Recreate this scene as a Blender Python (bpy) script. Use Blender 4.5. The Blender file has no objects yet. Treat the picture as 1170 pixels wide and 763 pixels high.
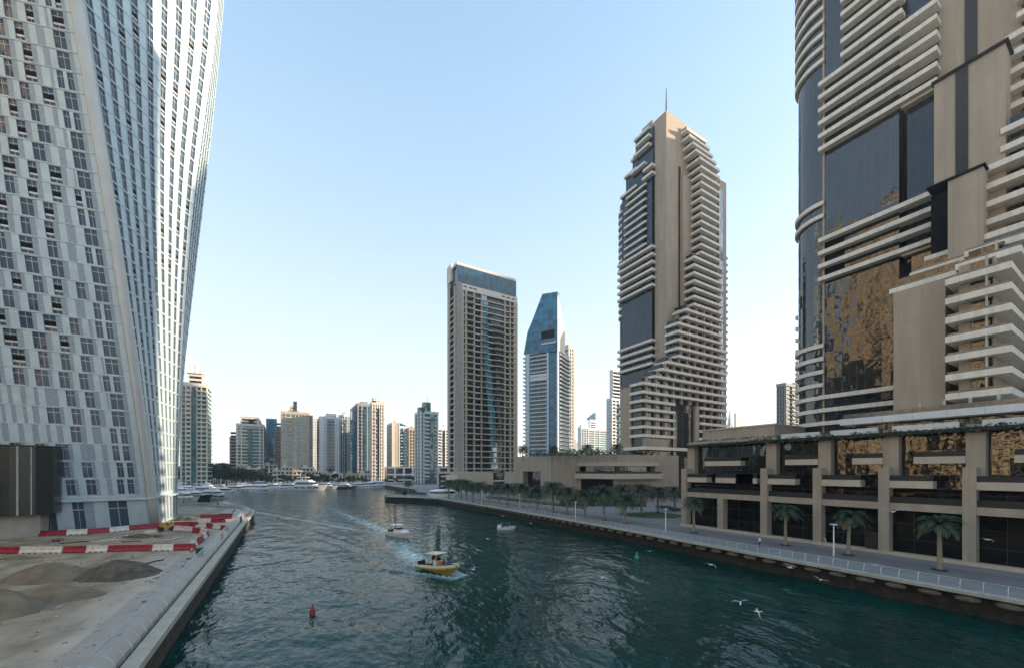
import bpy, math, random
from math import sin, cos, tan, pi, radians, sqrt, atan2, hypot
from mathutils import Vector, Matrix, noise

# ---------------------------------------------------------------- camera, sky, sun, exposure
SC = bpy.context.scene
COL = SC.collection
F = 443.0                      # focal length in photo pixels (photo is 1170 wide)
HEAD = 30.4                    # heading of the view, degrees to the right of the canal axis (+Y)
CA, SA = cos(radians(HEAD)), sin(radians(HEAD))
EYE = 14.2
cam = bpy.data.cameras.new('camera')
cam_o = bpy.data.objects.new('camera', cam)
COL.objects.link(cam_o)
cam.sensor_width = 36
cam.lens = 36 * F / 1170
cam.shift_y = 155.5 / 1170
cam.clip_start = 0.3
cam.clip_end = 12000
cam_o.location = (0, 0, EYE)
cam_o.rotation_euler = (radians(90), 0, radians(-HEAD))
SC.camera = cam_o

SUN_AZ, SUN_EL = 112.0, 14.0   # azimuth clockwise from +Y
W = bpy.data.worlds.new('World')
SC.world = W
W.use_nodes = True
nt = W.node_tree
bg = nt.nodes['Background']
sky = nt.nodes.new('ShaderNodeTexSky')
sky.sky_type = 'NISHITA'
sky.sun_disc = False
sky.sun_elevation = radians(SUN_EL)
sky.sun_rotation = radians(SUN_AZ)
sky.altitude = 0
sky.air_density = 1.0
sky.dust_density = 1.5
sky.ozone_density = 2.2
# desert haze: the clear-sky colours pale towards the horizon
tc = nt.nodes.new('ShaderNodeTexCoord'); sx = nt.nodes.new('ShaderNodeSeparateXYZ'); nt.links.new(tc.outputs['Generated'], sx.inputs[0])
mr = nt.nodes.new('ShaderNodeMapRange'); nt.links.new(sx.outputs[2], mr.inputs[0])
mr.inputs[1].default_value = -.02; mr.inputs[2].default_value = .75; mr.inputs[3].default_value = .92; mr.inputs[4].default_value = .42
hz = nt.nodes.new('ShaderNodeMixRGB'); nt.links.new(mr.outputs[0], hz.inputs[0]); nt.links.new(sky.outputs[0], hz.inputs[1]); hc = nt.nodes.new('ShaderNodeMixRGB'); m2 = nt.nodes.new('ShaderNodeMapRange'); nt.links.new(sx.outputs[2], m2.inputs[0])
m2.inputs[1].default_value = 0; m2.inputs[2].default_value = .85; nt.links.new(m2.outputs[0], hc.inputs[0])
hc.inputs[1].default_value = (2.60, 2.62, 2.60, 1); hc.inputs[2].default_value = (1.25, 1.98, 2.45, 1); nt.links.new(hc.outputs[0], hz.inputs[2])
nt.links.new(hz.outputs[0], bg.inputs[0])
bg.inputs[1].default_value = 0.15
sl = bpy.data.lights.new('sun', 'SUN')
sl.energy = 4.2
sl.angle = radians(0.6)
sl.color = (1.0, 0.80, 0.58)
so = bpy.data.objects.new('sun', sl)
COL.objects.link(so)
S = Vector((sin(radians(SUN_AZ)) * cos(radians(SUN_EL)), cos(radians(SUN_AZ)) * cos(radians(SUN_EL)), sin(radians(SUN_EL))))
so.rotation_euler = S.to_track_quat('Z', 'Y').to_euler()
so.location = (300, -150, 300)
SC.view_settings.view_transform = 'Standard'
SC.view_settings.look = 'None'
SC.view_settings.gamma = 1
SC.view_settings.exposure = 1.62
SC.view_settings.use_curve_mapping = False
SC.cycles.max_bounces = 6
SC.cycles.glossy_bounces = 3
SC.cycles.diffuse_bounces = 3
SC.cycles.volume_bounces = 0
SC.cycles.caustics_reflective = False
SC.cycles.caustics_refractive = False
SC.cycles.use_denoising = True
SC.cycles.sample_clamp_indirect = 4

# ---------------------------------------------------------------- survey helpers (photo bearing -> metres)
def bear(px):
    t = (px - 585) / F
    return CA * t + SA, CA - SA * t          # x and y per metre of depth
def at(px, D, z=0.0):
    a, b = bear(px)
    return Vector((a * D, b * D, z))
def yon(px, x):                               # y where the bearing meets the wall plane x
    a, b = bear(px)
    return x * b / a
def xon(px, y):                               # x where the bearing meets the wall plane y
    a, b = bear(px)
    return y * a / b
def dep(x, y): return SA * x + CA * y
def zat(py, x, y): return EYE + (537 - py) * dep(x, y) / F
def gnd(px, py, z):                           # a point of a horizontal surface
    return at(px, F * (EYE - z) / (py - 537), z)

# ---------------------------------------------------------------- mesh builder
class MB:
    def __init__(s): s.v = []; s.f = []; s.m = []
    def quad(s, *p, m=0):
        n = len(s.v); s.v += [tuple(q) for q in p]; s.f.append(tuple(range(n, n + len(p)))); s.m.append(m)
    def box(s, x0, x1, y0, y1, z0, z1, m=0):
        if x0 > x1: x0, x1 = x1, x0
        if y0 > y1: y0, y1 = y1, y0
        n = len(s.v)
        s.v += [(x0,y0,z0),(x1,y0,z0),(x1,y1,z0),(x0,y1,z0),(x0,y0,z1),(x1,y0,z1),(x1,y1,z1),(x0,y1,z1)]
        s.f += [(n+3,n+2,n+1,n),(n+4,n+5,n+6,n+7),(n,n+1,n+5,n+4),(n+1,n+2,n+6,n+5),(n+2,n+3,n+7,n+6),(n+3,n,n+4,n+7)]
        s.m += [m]*6
        return s
    def prism(s, pts, z0, z1, m=0):            # pts counter-clockwise seen from above
        a = sum(pts[i][0]*pts[(i+1)%len(pts)][1]-pts[(i+1)%len(pts)][0]*pts[i][1] for i in range(len(pts)))
        if a < 0: pts = pts[::-1]
        n = len(s.v); k = len(pts)
        zz0 = z0 if isinstance(z0, (list, tuple)) else [z0]*k
        zz1 = z1 if isinstance(z1, (list, tuple)) else [z1]*k
        if a < 0 and isinstance(z1, (list, tuple)): zz1 = zz1[::-1]
        s.v += [(p[0],p[1],zz0[i]) for i,p in enumerate(pts)] + [(p[0],p[1],zz1[i]) for i,p in enumerate(pts)]
        s.f.append(tuple(n+i for i in reversed(range(k)))); s.f.append(tuple(n+k+i for i in range(k)))
        for i in range(k):
            j = (i+1)%k; s.f.append((n+i,n+j,n+k+j,n+k+i))
        s.m += [m]*(k+2)
        return s
    def obox(s, c, ax, ay, hx, hy, z0, z1, m=0):   # box turned about z: axis vectors ax, ay
        p = [(c[0]+sx*hx*ax[0]+sy*hy*ay[0], c[1]+sx*hx*ax[1]+sy*hy*ay[1]) for sx, sy in ((-1,-1),(1,-1),(1,1),(-1,1))]
        return s.prism(p, z0, z1, m)
    def tube(s, p0, p1, r0, r1=None, n=8, m=0, cap=True):
        r1 = r0 if r1 is None else r1
        p0, p1 = Vector(p0), Vector(p1)
        d = (p1-p0).normalized()
        a = d.orthogonal().normalized(); b = d.cross(a)
        k = len(s.v)
        for p, r in ((p0,r0),(p1,r1)):
            for i in range(n):
                t = 2*pi*i/n; q = p + r*(cos(t)*a+sin(t)*b); s.v.append(tuple(q))
        for i in range(n):
            j = (i+1)%n; s.f.append((k+i,k+j,k+n+j,k+n+i)); s.m.append(m)
        if cap:
            s.f.append(tuple(k+i for i in reversed(range(n)))); s.f.append(tuple(k+n+i for i in range(n))); s.m += [m,m]
        return s
    def path(s, pts, rad, n=6, m=0):
        for i in range(len(pts)-1): s.tube(pts[i], pts[i+1], rad[i], rad[i+1], n, m, cap=(i in (0,len(pts)-2)))
        return s
    def loft(s, rings, m=0, cap=True, closed=True):
        k = len(s.v); n = len(rings[0])
        for r in rings: s.v += [tuple(p) for p in r]
        for j in range(len(rings)-1):
            for i in range(n if closed else n-1):
                i2 = (i+1)%n; s.f.append((k+j*n+i,k+j*n+i2,k+(j+1)*n+i2,k+(j+1)*n+i)); s.m.append(m)
        if cap:
            s.f.append(tuple(k+i for i in reversed(range(n)))); s.f.append(tuple(k+(len(rings)-1)*n+i for i in range(n))); s.m += [m,m]
        return s
    def ell(s, c, rx, ry, rz, n=8, h=5, m=0):
        rings = []
        for j in range(h+1):
            a = -pi/2 + pi*j/h; a = max(min(a, pi/2-.05), -pi/2+.05)
            rings.append([(c[0]+rx*cos(a)*cos(2*pi*i/n), c[1]+ry*cos(a)*sin(2*pi*i/n), c[2]+rz*sin(a)) for i in range(n)])
        return s.loft(rings, m)
    def build(s, name, mats, parent=None, smooth=False, label=None):
        me = bpy.data.meshes.new(name)
        o0 = Vector((0,0,0))
        if parent is not None and parent.type == 'EMPTY': o0 = parent.location
        rz = parent.rotation_euler.z if parent is not None else 0
        vs = s.v if not parent else [(x-o0.x, y-o0.y, z-o0.z) for x,y,z in s.v]
        me.from_pydata(vs, [], s.f)
        mats = mats if isinstance(mats, (list, tuple)) else [mats]
        for q in mats: me.materials.append(q)
        if len(mats) > 1: me.polygons.foreach_set('material_index', s.m)
        if smooth: me.polygons.foreach_set('use_smooth', [True]*len(s.f))
        me.update()
        o = bpy.data.objects.new(name, me); COL.objects.link(o)
        if parent is not None: o.parent = parent
        if parent is not None and parent.type != 'EMPTY':      # sub-part of a part that sits at its parent's origin
            r = parent.parent
            o1 = r.location if r else Vector((0,0,0))
            me.transform(Matrix.Translation(-o1)); 
        if label: o['label'] = label
        return o
def tag(o, label=None, cat=None, group=None, kind=None):
    if label: o['label'] = label
    if cat: o['category'] = cat
    if group: o['group'] = group
    if kind: o['kind'] = kind
    return o
def thing(name, loc, label, cat, group=None):
    o = bpy.data.objects.new(name, None); COL.objects.link(o); o.location = loc; o.empty_display_size = .5
    return tag(o, label, cat, group)
def copy_tree(o, loc=None, rz=None, sc=None, label=None, parent=None):
    c = o.copy(); COL.objects.link(c); c.parent = parent
    if loc is not None: c.location = loc
    if rz is not None: c.rotation_euler = (0,0,rz)
    if sc is not None: c.scale = (sc,sc,sc)
    if label: c['label'] = label
    for ch in list(o.children): copy_tree(ch, parent=c)
    return c
def individual(items, name, mats, parent, base, smooth=False, limit=95):
    """items: list of MB. The nearest ones become parts, the rest one part of kind stuff."""
    def key(m):
        n = len(m.v); cx = sum(v[0] for v in m.v)/n; cy = sum(v[1] for v in m.v)/n; cz = sum(v[2] for v in m.v)/n
        return (cx**2+cy**2+(cz-EYE)**2)
    items = sorted(items, key=key)
    for m in items[:limit]: m.build(name, mats, parent, smooth)
    if items[limit:]:
        r = MB()
        for m in items[limit:]:
            n = len(r.v); r.v += m.v; r.f += [tuple(i+n for i in f) for f in m.f]; r.m += m.m
        tag(r.build(name, mats, parent, smooth), kind='stuff')

# ---------------------------------------------------------------- materials
def mat(name, col, rough=.6, metal=0, var=.12, scale=.6, bump=0, bscale=4, col2=None, ior=1.45, stretch=(1,1,1), spec=None, detail=4, lines=None, grid=None):
    m = bpy.data.materials.new(name); m.use_nodes = True
    n = m.node_tree.nodes; l = m.node_tree.links
    b = n['Principled BSDF']
    b.inputs['Roughness'].default_value = rough; b.inputs['Metallic'].default_value = metal; b.inputs['IOR'].default_value = ior
    geo = n.new('ShaderNodeNewGeometry')
    mp = n.new('ShaderNodeMapping'); mp.inputs['Scale'].default_value = stretch
    l.new(geo.outputs['Position'], mp.inputs['Vector'])
    nz = n.new('ShaderNodeTexNoise'); nz.inputs['Scale'].default_value = scale; nz.inputs['Detail'].default_value = detail
    l.new(mp.outputs[0], nz.inputs['Vector'])
    cr = n.new('ShaderNodeValToRGB')
    c2 = col2 if col2 else tuple(c*(1+var) for c in col)
    c1 = col if col2 else tuple(c*(1-var) for c in col)
    cr.color_ramp.elements[0].position = .32; cr.color_ramp.elements[1].position = .68
    cr.color_ramp.elements[0].color = (*c1, 1); cr.color_ramp.elements[1].color = (*c2, 1)
    l.new(nz.outputs[0], cr.inputs[0])
    out = cr.outputs[0]
    if grid:                                   # thin joint lines every (gx, gz) metres
        gx, gz, w, dark = grid
        sp = n.new('ShaderNodeSeparateXYZ'); l.new(geo.outputs['Position'], sp.inputs[0])
        ad = n.new('ShaderNodeMath'); ad.operation = 'ADD'; l.new(sp.outputs[0], ad.inputs[0]); l.new(sp.outputs[1], ad.inputs[1])
        fac = None
        for src, g in ((ad.outputs[0], gx), (sp.outputs[2], gz)):
            if not g: continue
            d = n.new('ShaderNodeMath'); d.operation = 'DIVIDE'; l.new(src, d.inputs[0]); d.inputs[1].default_value = g
            fr = n.new('ShaderNodeMath'); fr.operation = 'FRACT'; l.new(d.outputs[0], fr.inputs[0])
            lt = n.new('ShaderNodeMath'); lt.operation = 'LESS_THAN'; l.new(fr.outputs[0], lt.inputs[0]); lt.inputs[1].default_value = w/g
            if fac is None: fac = lt.outputs[0]
            else:
                mx = n.new('ShaderNodeMath'); mx.operation = 'MAXIMUM'; l.new(fac, mx.inputs[0]); l.new(lt.outputs[0], mx.inputs[1]); fac = mx.outputs[0]
        mc = n.new('ShaderNodeMixRGB'); l.new(fac, mc.inputs[0]); l.new(out, mc.inputs[1]); mc.inputs[2].default_value = (*[c*dark for c in col], 1)
        out = mc.outputs[0]
    l.new(out, b.inputs['Base Color'])
    if bump:
        nb = n.new('ShaderNodeTexNoise'); nb.inputs['Scale'].default_value = bscale; nb.inputs['Detail'].default_value = 3
        l.new(mp.outputs[0], nb.inputs['Vector'])
        bp = n.new('ShaderNodeBump'); bp.inputs['Strength'].default_value = bump; bp.inputs['Distance'].default_value = .1
        l.new(nb.outputs[0], bp.inputs['Height']); l.new(bp.outputs[0], b.inputs['Normal'])
    return m
def glass(name, col, rough=.04, ior=2.0, wav=.35, ws=.5, pane=(1.5, 3.4), metal=0.0, tilt=.02):
    """coated glazing: dark body, strong mirror, every pane set a hair differently, joints drawn as mullions"""
    m = bpy.data.materials.new(name); m.use_nodes = True
    n = m.node_tree.nodes; l = m.node_tree.links; b = n['Principled BSDF']
    b.inputs['Roughness'].default_value = rough; b.inputs['IOR'].default_value = ior; b.inputs['Metallic'].default_value = metal
    geo = n.new('ShaderNodeNewGeometry'); sp = n.new('ShaderNodeSeparateXYZ'); l.new(geo.outputs['Position'], sp.inputs[0])
    ad = n.new('ShaderNodeMath'); ad.operation = 'ADD'; l.new(sp.outputs[0], ad.inputs[0]); l.new(sp.outputs[1], ad.inputs[1])
    cells = []; fac = None
    for src, g in ((ad.outputs[0], pane[0]), (sp.outputs[2], pane[1])):
        d = n.new('ShaderNodeMath'); d.operation = 'DIVIDE'; l.new(src, d.inputs[0]); d.inputs[1].default_value = g
        fl = n.new('ShaderNodeMath'); fl.operation = 'FLOOR'; l.new(d.outputs[0], fl.inputs[0]); cells.append(fl.outputs[0])
        fr = n.new('ShaderNodeMath'); fr.operation = 'FRACT'; l.new(d.outputs[0], fr.inputs[0])
        lt = n.new('ShaderNodeMath'); lt.operation = 'LESS_THAN'; l.new(fr.outputs[0], lt.inputs[0]); lt.inputs[1].default_value = .07/g
        if fac is None: fac = lt.outputs[0]
        else:
            mx = n.new('ShaderNodeMath'); mx.operation = 'MAXIMUM'; l.new(fac, mx.inputs[0]); l.new(lt.outputs[0], mx.inputs[1]); fac = mx.outputs[0]
    cb = n.new('ShaderNodeCombineXYZ'); l.new(cells[0], cb.inputs[0]); l.new(cells[1], cb.inputs[1])
    wn = n.new('ShaderNodeTexWhiteNoise'); wn.noise_dimensions = '2D'; l.new(cb.outputs[0], wn.inputs['Vector'])
    # body colour varies pane by pane (blinds, rooms)
    cr = n.new('ShaderNodeMixRGB'); l.new(wn.outputs['Value'], cr.inputs[0])
    cr.inputs[1].default_value = (*[c*.6 for c in col], 1); cr.inputs[2].default_value = (*[c*1.5 for c in col], 1)
    mc = n.new('ShaderNodeMixRGB'); l.new(fac, mc.inputs[0]); l.new(cr.outputs[0], mc.inputs[1]); mc.inputs[2].default_value = (.05,.05,.05,1)
    l.new(mc.outputs[0], b.inputs['Base Color'])
    nz = n.new('ShaderNodeTexNoise'); nz.inputs['Scale'].default_value = ws; nz.inputs['Detail'].default_value = 1.5
    l.new(geo.outputs['Position'], nz.inputs['Vector'])
    bp = n.new('ShaderNodeBump'); bp.inputs['Strength'].default_value = wav; bp.inputs['Distance'].default_value = .12
    l.new(nz.outputs[0], bp.inputs['Height'])
    sb = n.new('ShaderNodeVectorMath'); sb.operation = 'SUBTRACT'; l.new(wn.outputs['Color'], sb.inputs[0]); sb.inputs[1].default_value = (.5,.5,.5)
    sc = n.new('ShaderNodeVectorMath'); sc.operation = 'SCALE'; l.new(sb.outputs[0], sc.inputs[0]); sc.inputs['Scale'].default_value = tilt
    av = n.new('ShaderNodeVectorMath'); av.operation = 'ADD'; l.new(bp.outputs[0], av.inputs[0]); l.new(sc.outputs[0], av.inputs[1])
    nm = n.new('ShaderNodeVectorMath'); nm.operation = 'NORMALIZE'; l.new(av.outputs[0], nm.inputs[0])
    l.new(nm.outputs[0], b.inputs['Normal'])
    return m
M = dict(
 beige=mat('beige_stone', (.36,.285,.21), .75, var=.11, scale=.5, stretch=(1,1,.16), detail=6, grid=(3.2,3.3,.05,.72)),
 beigeband=mat('beige_band', (.68,.605,.51), .7, var=.11, scale=1.2, stretch=(1,1,.25), detail=6, grid=(3.1,0,.05,.75)),
 beigepale=mat('pale_stone', (.46,.385,.30), .75, var=.07, scale=.5, grid=(1.6,0,.03,.8)),
 podium=mat('podium_stone', (.34,.28,.215), .8, var=.13, scale=.8, stretch=(1,1,.2), detail=6, grid=(1.2,2.4,.03,.8)),
 terrace=mat('terrace_band', (.55,.56,.55), .5, var=.08, scale=.5, grid=(4.2,0,.06,.5)),
 darkglass=glass('dark_blue_glass', (.007,.016,.026), wav=.12, ws=.35, ior=1.55),
 goldglass=glass('wavy_dark_glass', (.008,.009,.009), wav=.38, ws=.6, ior=1.8, tilt=.045),
 shop=glass('shopfront_glass', (.006,.007,.007), wav=.2, ws=.5, ior=1.38, pane=(2.7,2.2)),
 recess=mat('shade_and_black', (.010,.010,.011), .9, ior=1.2, var=.3, scale=1.5),  # near-black: paints shade into recesses, also used on black things
 window=glass('window_glass', (.012,.016,.02), wav=.12, ws=.8, ior=1.5, pane=(1.1, 20)),
 rail=mat('rail_glass', (.08,.09,.09), .15, var=.4, scale=1.2, ior=1.7),
 white=mat('white_paint', (.78,.78,.76), .5, var=.05),
 cayan=mat('white_cladding', (.39,.475,.51), .42, var=.09, scale=.5, metal=.25),
 cayancol=mat('column_cladding', (.44,.44,.42), .45, var=.06, scale=.3, metal=.2),
 perf=mat('perforated_panel', (.25,.305,.35), .6, var=.22, scale=5),
 cayglass=glass('pale_window_glass', (.035,.055,.08), wav=.1, ws=.8, ior=1.42, pane=(50, 50), tilt=.03),
 slatdark=mat('slatted_cladding', (.030,.036,.031), .3, var=.15, scale=.4, grid=(0,.3,.1,.55)),
 concrete=mat('concrete', (.33,.31,.28), .85, var=.15, scale=.8, bump=.2),
 dark=mat('dark_metal', (.015,.015,.015), .5),
 steel=mat('steel', (.45,.46,.47), .35, metal=.7),
 black=mat('black_rubber', (.02,.02,.02), .7),
)
# ---------------------------------------------------------------- water
def water():
    """one sheet: fine rows near the bridge, coarse ones to the horizon; swell and boat wakes are real relief, foam a colour attribute"""
    xs = []; x = 0.0
    ys = [-60.0]
    while ys[-1] < 420: ys.append(ys[-1] + (0.55 if -5 < ys[-1] < 75 else 0.55 + max(0, ys[-1]-75)*.012 if ys[-1] >= 75 else 3))
    ys += [500, 650, 900, 1500, 3000, 7000]
    xr = [-5000, -1500, -600, -350, -260]
    while xr[-1] < 70: xr.append(xr[-1] + (0.6 if xr[-1] > -20 else 0.6 + (-20-xr[-1])*.03))
    xr += [90, 140, 260, 600, 1500, 5000]
    wakes = [(gnd(487,648,0), gnd(448,616,0), 2.2, 46, 1.0), (gnd(445,609,0), gnd(385,583,0), 2.2, 120, .8), (gnd(519,657,0), gnd(484,648,0), 1.7, 9, .8)]
    wk = []
    for a, b, w, L, s in wakes:
        d = (b-a).to_2d().normalized(); wk.append((a.x, a.y, d.x, d.y, w, L, s))
    V = []; foam = []
    nx = len(xr)
    for y in ys:
        for x in xr:
            z = 0; fo = 0
            if -330 < x < 75 and -30 < y < 430:
                near = max(.25, 1 - max(0, y-60)/300)
                q = Vector((x*.16 + y*.05, y*.11, 0))
                z = near*(.16*noise.noise(q) + .10*noise.noise(Vector((x*.5+7, y*.34-x*.12, 3))) + .05*noise.noise(Vector((x*1.2, y*.9, 9))))
                for ax, ay, dx, dy, w, L, s in wk:
                    rx, ry = x-ax, y-ay; al = rx*dx+ry*dy; pe = -rx*dy+ry*dx
                    if -1.5 < al < L*1.6:
                        fade = max(0, 1-al/(L*1.6)); h = abs(pe)
                        arm = 1.2 + al*.30
                        e = (h-arm)/(.8+al*.02)
                        if abs(e) < 3.5: z += s*.38*fade*math.exp(-e*e/2)*cos(e*2.6)
                        core = w*(.35+.65*min(1, al/10)) + al*.02
                        if h < core*2 and al > -.5:
                            k = math.exp(-(h/core)**2*1.4)*max(0, 1-al/L)**1.1
                            n = noise.noise(Vector((x*1.1, y*1.1, 5)))+.5*noise.noise(Vector((x*3.1, y*3.1, 2)))
                            fo = max(fo, s*k*(.8+1.1*n)); z += .10*k*n
                        if al < 9 and abs(h-arm) < .8 and s > .5: fo = max(fo, .9*(1-al/9)*(1-abs(h-arm)/.8))
            V.append((x, y, z)); foam.append(fo)
    Fc = [(j*nx+i, j*nx+i+1, (j+1)*nx+i+1, (j+1)*nx+i) for j in range(len(ys)-1) for i in range(nx-1)]
    me = bpy.data.meshes.new('water'); me.from_pydata(V, [], Fc)
    me.polygons.foreach_set('use_smooth', [True]*len(Fc))
    at_ = me.attributes.new('foam', 'FLOAT', 'POINT'); at_.data.foreach_set('value', foam)
    m = bpy.data.materials.new('canal_water'); m.use_nodes = True
    n = m.node_tree.nodes; l = m.node_tree.links; b = n['Principled BSDF']
    b.inputs['IOR'].default_value = 1.26
    geo = n.new('ShaderNodeNewGeometry')
    nz = n.new('ShaderNodeTexNoise'); nz.inputs['Scale'].default_value = .05; nz.inputs['Detail'].default_value = 3
    l.new(geo.outputs['Position'], nz.inputs['Vector'])
    cr = n.new('ShaderNodeValToRGB'); l.new(nz.outputs[0], cr.inputs[0])
    cr.color_ramp.elements[0].color = (.0006,.024,.0195,1); cr.color_ramp.elements[1].color = (.002,.045,.037,1)
    cr.color_ramp.elements[0].position = .35; cr.color_ramp.elements[1].position = .65
    fa = n.new('ShaderNodeAttribute'); fa.attribute_name = 'foam'
    n2 = n.new('ShaderNodeTexNoise'); n2.inputs['Scale'].default_value = 2.2; n2.inputs['Detail'].default_value = 6; l.new(geo.outputs['Position'], n2.inputs['Vector'])
    mu = n.new('ShaderNodeMath'); mu.operation = 'MULTIPLY_ADD'; l.new(n2.outputs[0], mu.inputs[0]); mu.inputs[1].default_value = 1.3; mu.inputs[2].default_value = -.62
    ad = n.new('ShaderNodeMath'); ad.operation = 'ADD'; l.new(mu.outputs[0], ad.inputs[0]); l.new(fa.outputs['Fac'], ad.inputs[1])
    mm = n.new('ShaderNodeMath'); mm.operation = 'MULTIPLY'; mm.use_clamp = True; l.new(ad.outputs[0], mm.inputs[0]); l.new(fa.outputs['Fac'], mm.inputs[1])
    aer = n.new('ShaderNodeMixRGB'); l.new(fa.outputs['Fac'], aer.inputs[0]); l.new(cr.outputs[0], aer.inputs[1]); aer.inputs[2].default_value = (.05,.21,.23,1)
    mc = n.new('ShaderNodeMixRGB'); l.new(mm.outputs[0], mc.inputs[0]); l.new(aer.outputs[0], mc.inputs[1]); mc.inputs[2].default_value = (.6,.72,.75,1)
    l.new(mc.outputs[0], b.inputs['Base Color'])
    ro = n.new('ShaderNodeMath'); ro.operation = 'MULTIPLY_ADD'; l.new(mm.outputs[0], ro.inputs[0]); ro.inputs[1].default_value = .5; ro.inputs[2].default_value = .09
    l.new(ro.outputs[0], b.inputs['Roughness'])
    mp = n.new('ShaderNodeMapping'); mp.inputs['Rotation'].default_value = (0,0,.35); mp.inputs['Scale'].default_value = (1,.6,1); l.new(geo.outputs['Position'], mp.inputs['Vector'])
    prev = None
    for scl, st, dist in ((.35,1,.34),(1.2,.9,.16),(4,.7,.035)):
        w = n.new('ShaderNodeTexNoise'); w.inputs['Scale'].default_value = scl; w.inputs['Detail'].default_value = 2; l.new(mp.outputs[0], w.inputs['Vector'])
        bp = n.new('ShaderNodeBump'); bp.inputs['Strength'].default_value = st; bp.inputs['Distance'].default_value = dist; l.new(w.outputs[0], bp.inputs['Height'])
        if prev: l.new(prev.outputs[0], bp.inputs['Normal'])
        prev = bp
    l.new(prev.outputs[0], b.inputs['Normal'])
    me.materials.append(m)
    o = bpy.data.objects.new('water', me); COL.objects.link(o); tag(o, kind='structure')
water()

# ---------------------------------------------------------------- land
QL = [(-7.7,-40),(-7.7,118),(-7.3,128),(-7.8,140),(-11,150),(-17,160),(-25,169),(-40,179),(-60,186),(-150,200)]
QR = [(57,-60),(57.5,20),(58.6,60),(58.2,110),(56.5,158),(52,166),(40,182)]
RBACK = [(41,190),(52,200),(62,210),(70,240),(70,330)]
sand = mat('sandy_ground', (.15,.125,.09), .95, col2=(.34,.295,.225), scale=.32, bump=.7, bscale=1.5, detail=10)
def dust(m, x0, x1, col, amp, amount):
    """pale cement dust lying on the ground next to the quay path"""
    n = m.node_tree.nodes; l = m.node_tree.links; b = n['Principled BSDF']; src = b.inputs['Base Color'].links[0].from_socket
    g = n.new('ShaderNodeNewGeometry'); sp = n.new('ShaderNodeSeparateXYZ'); l.new(g.outputs['Position'], sp.inputs[0])
    mp = n.new('ShaderNodeMapping'); mp.inputs['Scale'].default_value = (.35,.12,1); l.new(g.outputs['Position'], mp.inputs[0])
    nz = n.new('ShaderNodeTexNoise'); nz.inputs['Scale'].default_value = 1; nz.inputs['Detail'].default_value = 9; nz.inputs['Roughness'].default_value = .62; l.new(mp.outputs[0], nz.inputs[0])
    ma = n.new('ShaderNodeMath'); ma.operation = 'MULTIPLY_ADD'; l.new(nz.outputs[0], ma.inputs[0]); ma.inputs[1].default_value = amp; l.new(sp.outputs[0], ma.inputs[2])
    mr_ = n.new('ShaderNodeMapRange'); l.new(ma.outputs[0], mr_.inputs[0]); mr_.inputs[1].default_value = x0+amp*.5; mr_.inputs[2].default_value = x1+amp*.5; mr_.inputs[4].default_value = amount
    mx = n.new('ShaderNodeMixRGB'); l.new(mr_.outputs[0], mx.inputs[0]); l.new(src, mx.inputs[1]); mx.inputs[2].default_value = (*col,1); l.new(mx.outputs[0], b.inputs['Base Color'])
dust(sand, -16.5, -12, (.40,.385,.335), 12, .85)
def band(edge, d0, d1, z0, z1=None):
    """strip that follows a quay edge from offset d0 to d1 (positive = inland on the left of the path)"""
    z1 = z0 if z1 is None else z1
    L = []; R = []
    for i, p in enumerate(edge):
        a = Vector(edge[max(0,i-1)]); b = Vector(edge[min(len(edge)-1,i+1)]); d = (b-a).normalized(); nrm = Vector((-d.y, d.x))
        q = Vector(p); L.append((q.x+nrm.x*d0, q.y+nrm.y*d0, z0)); R.append((q.x+nrm.x*d1, q.y+nrm.y*d1, z1))
    return L, R
def strip(edge, d0, d1, z, mt, name, zb=None, thick=.25):
    m = MB(); L, R = band(edge, d0, d1, z)
    for i in range(len(L)-1):
        a, b, c, d = L[i], L[i+1], R[i+1], R[i]
        zb_ = z-thick if zb is None else zb
        m.quad(*( (d,c,b,a) if (d1 > d0) else (a,b,c,d)))
        m.quad((a[0],a[1],zb_),(b[0],b[1],zb_),b,a) if d1 < d0 else m.quad(a,b,(b[0],b[1],zb_),(a[0],a[1],zb_))
        m.quad(c,d,(d[0],d[1],zb_),(c[0],c[1],zb_))
    return m.build(name, mt)
def land(name, pts, z, mt, sub=None):
    m = MB(); m.prism(pts, -2.5, z); return tag(m.build(name, mt), kind='structure')
land('construction_ground', [(-9.0,-40)] + [(x-1.3,y) for x,y in QL[1:]] + [(-400,230),(-400,-40)], 2.2, sand)
# quay wall left (dark) and its pale coping
quay = mat('quay_wall_stone', (.025,.022,.018), .9, col2=(.075,.063,.047), scale=1.3, bump=.8, bscale=2, stretch=(1,1,1.6), grid=(1.8,.9,.06,.35))
cope = mat('coping_stone', (.36,.35,.30), .8, var=.12, scale=.7, grid=(1.9,0,.04,.6))
m = MB()
def wallstrip(edge, off, z0, z1, thick, mt, name):
    L, R = band(edge, off, off+thick, z1); m = MB()
    for i in range(len(L)-1):
        a, b, c, d = L[i], L[i+1], R[i+1], R[i]
        lo = lambda p: (p[0],p[1],z0)
        m.quad(a,lo(a),lo(b),b); m.quad(d,c,lo(c),lo(d)); m.quad(a,b,c,d); m.quad(lo(d),lo(c),lo(b),lo(a))
    for p, q in ((L[0],R[0]),(L[-1],R[-1])): m.quad(p,q,(q[0],q[1],z0),(p[0],p[1],z0))
    return tag(m.build(name, mt), kind='structure')
wallstrip(QL, .1, -2.5, 1.85, 1.15, quay, 'quay_wall')
wallstrip(QL, -.12, 1.9, 2.36, .95, cope, 'quay_kerb')
pale = mat('dusty_paving', (.42,.41,.36), .9, col2=(.30,.31,.30), scale=.35, detail=8, bump=.2)
purp = mat('mauve_paving', (.20,.165,.16), .85, col2=(.33,.30,.28), scale=.5, detail=6, grid=(.6,0,.03,.8))
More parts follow.
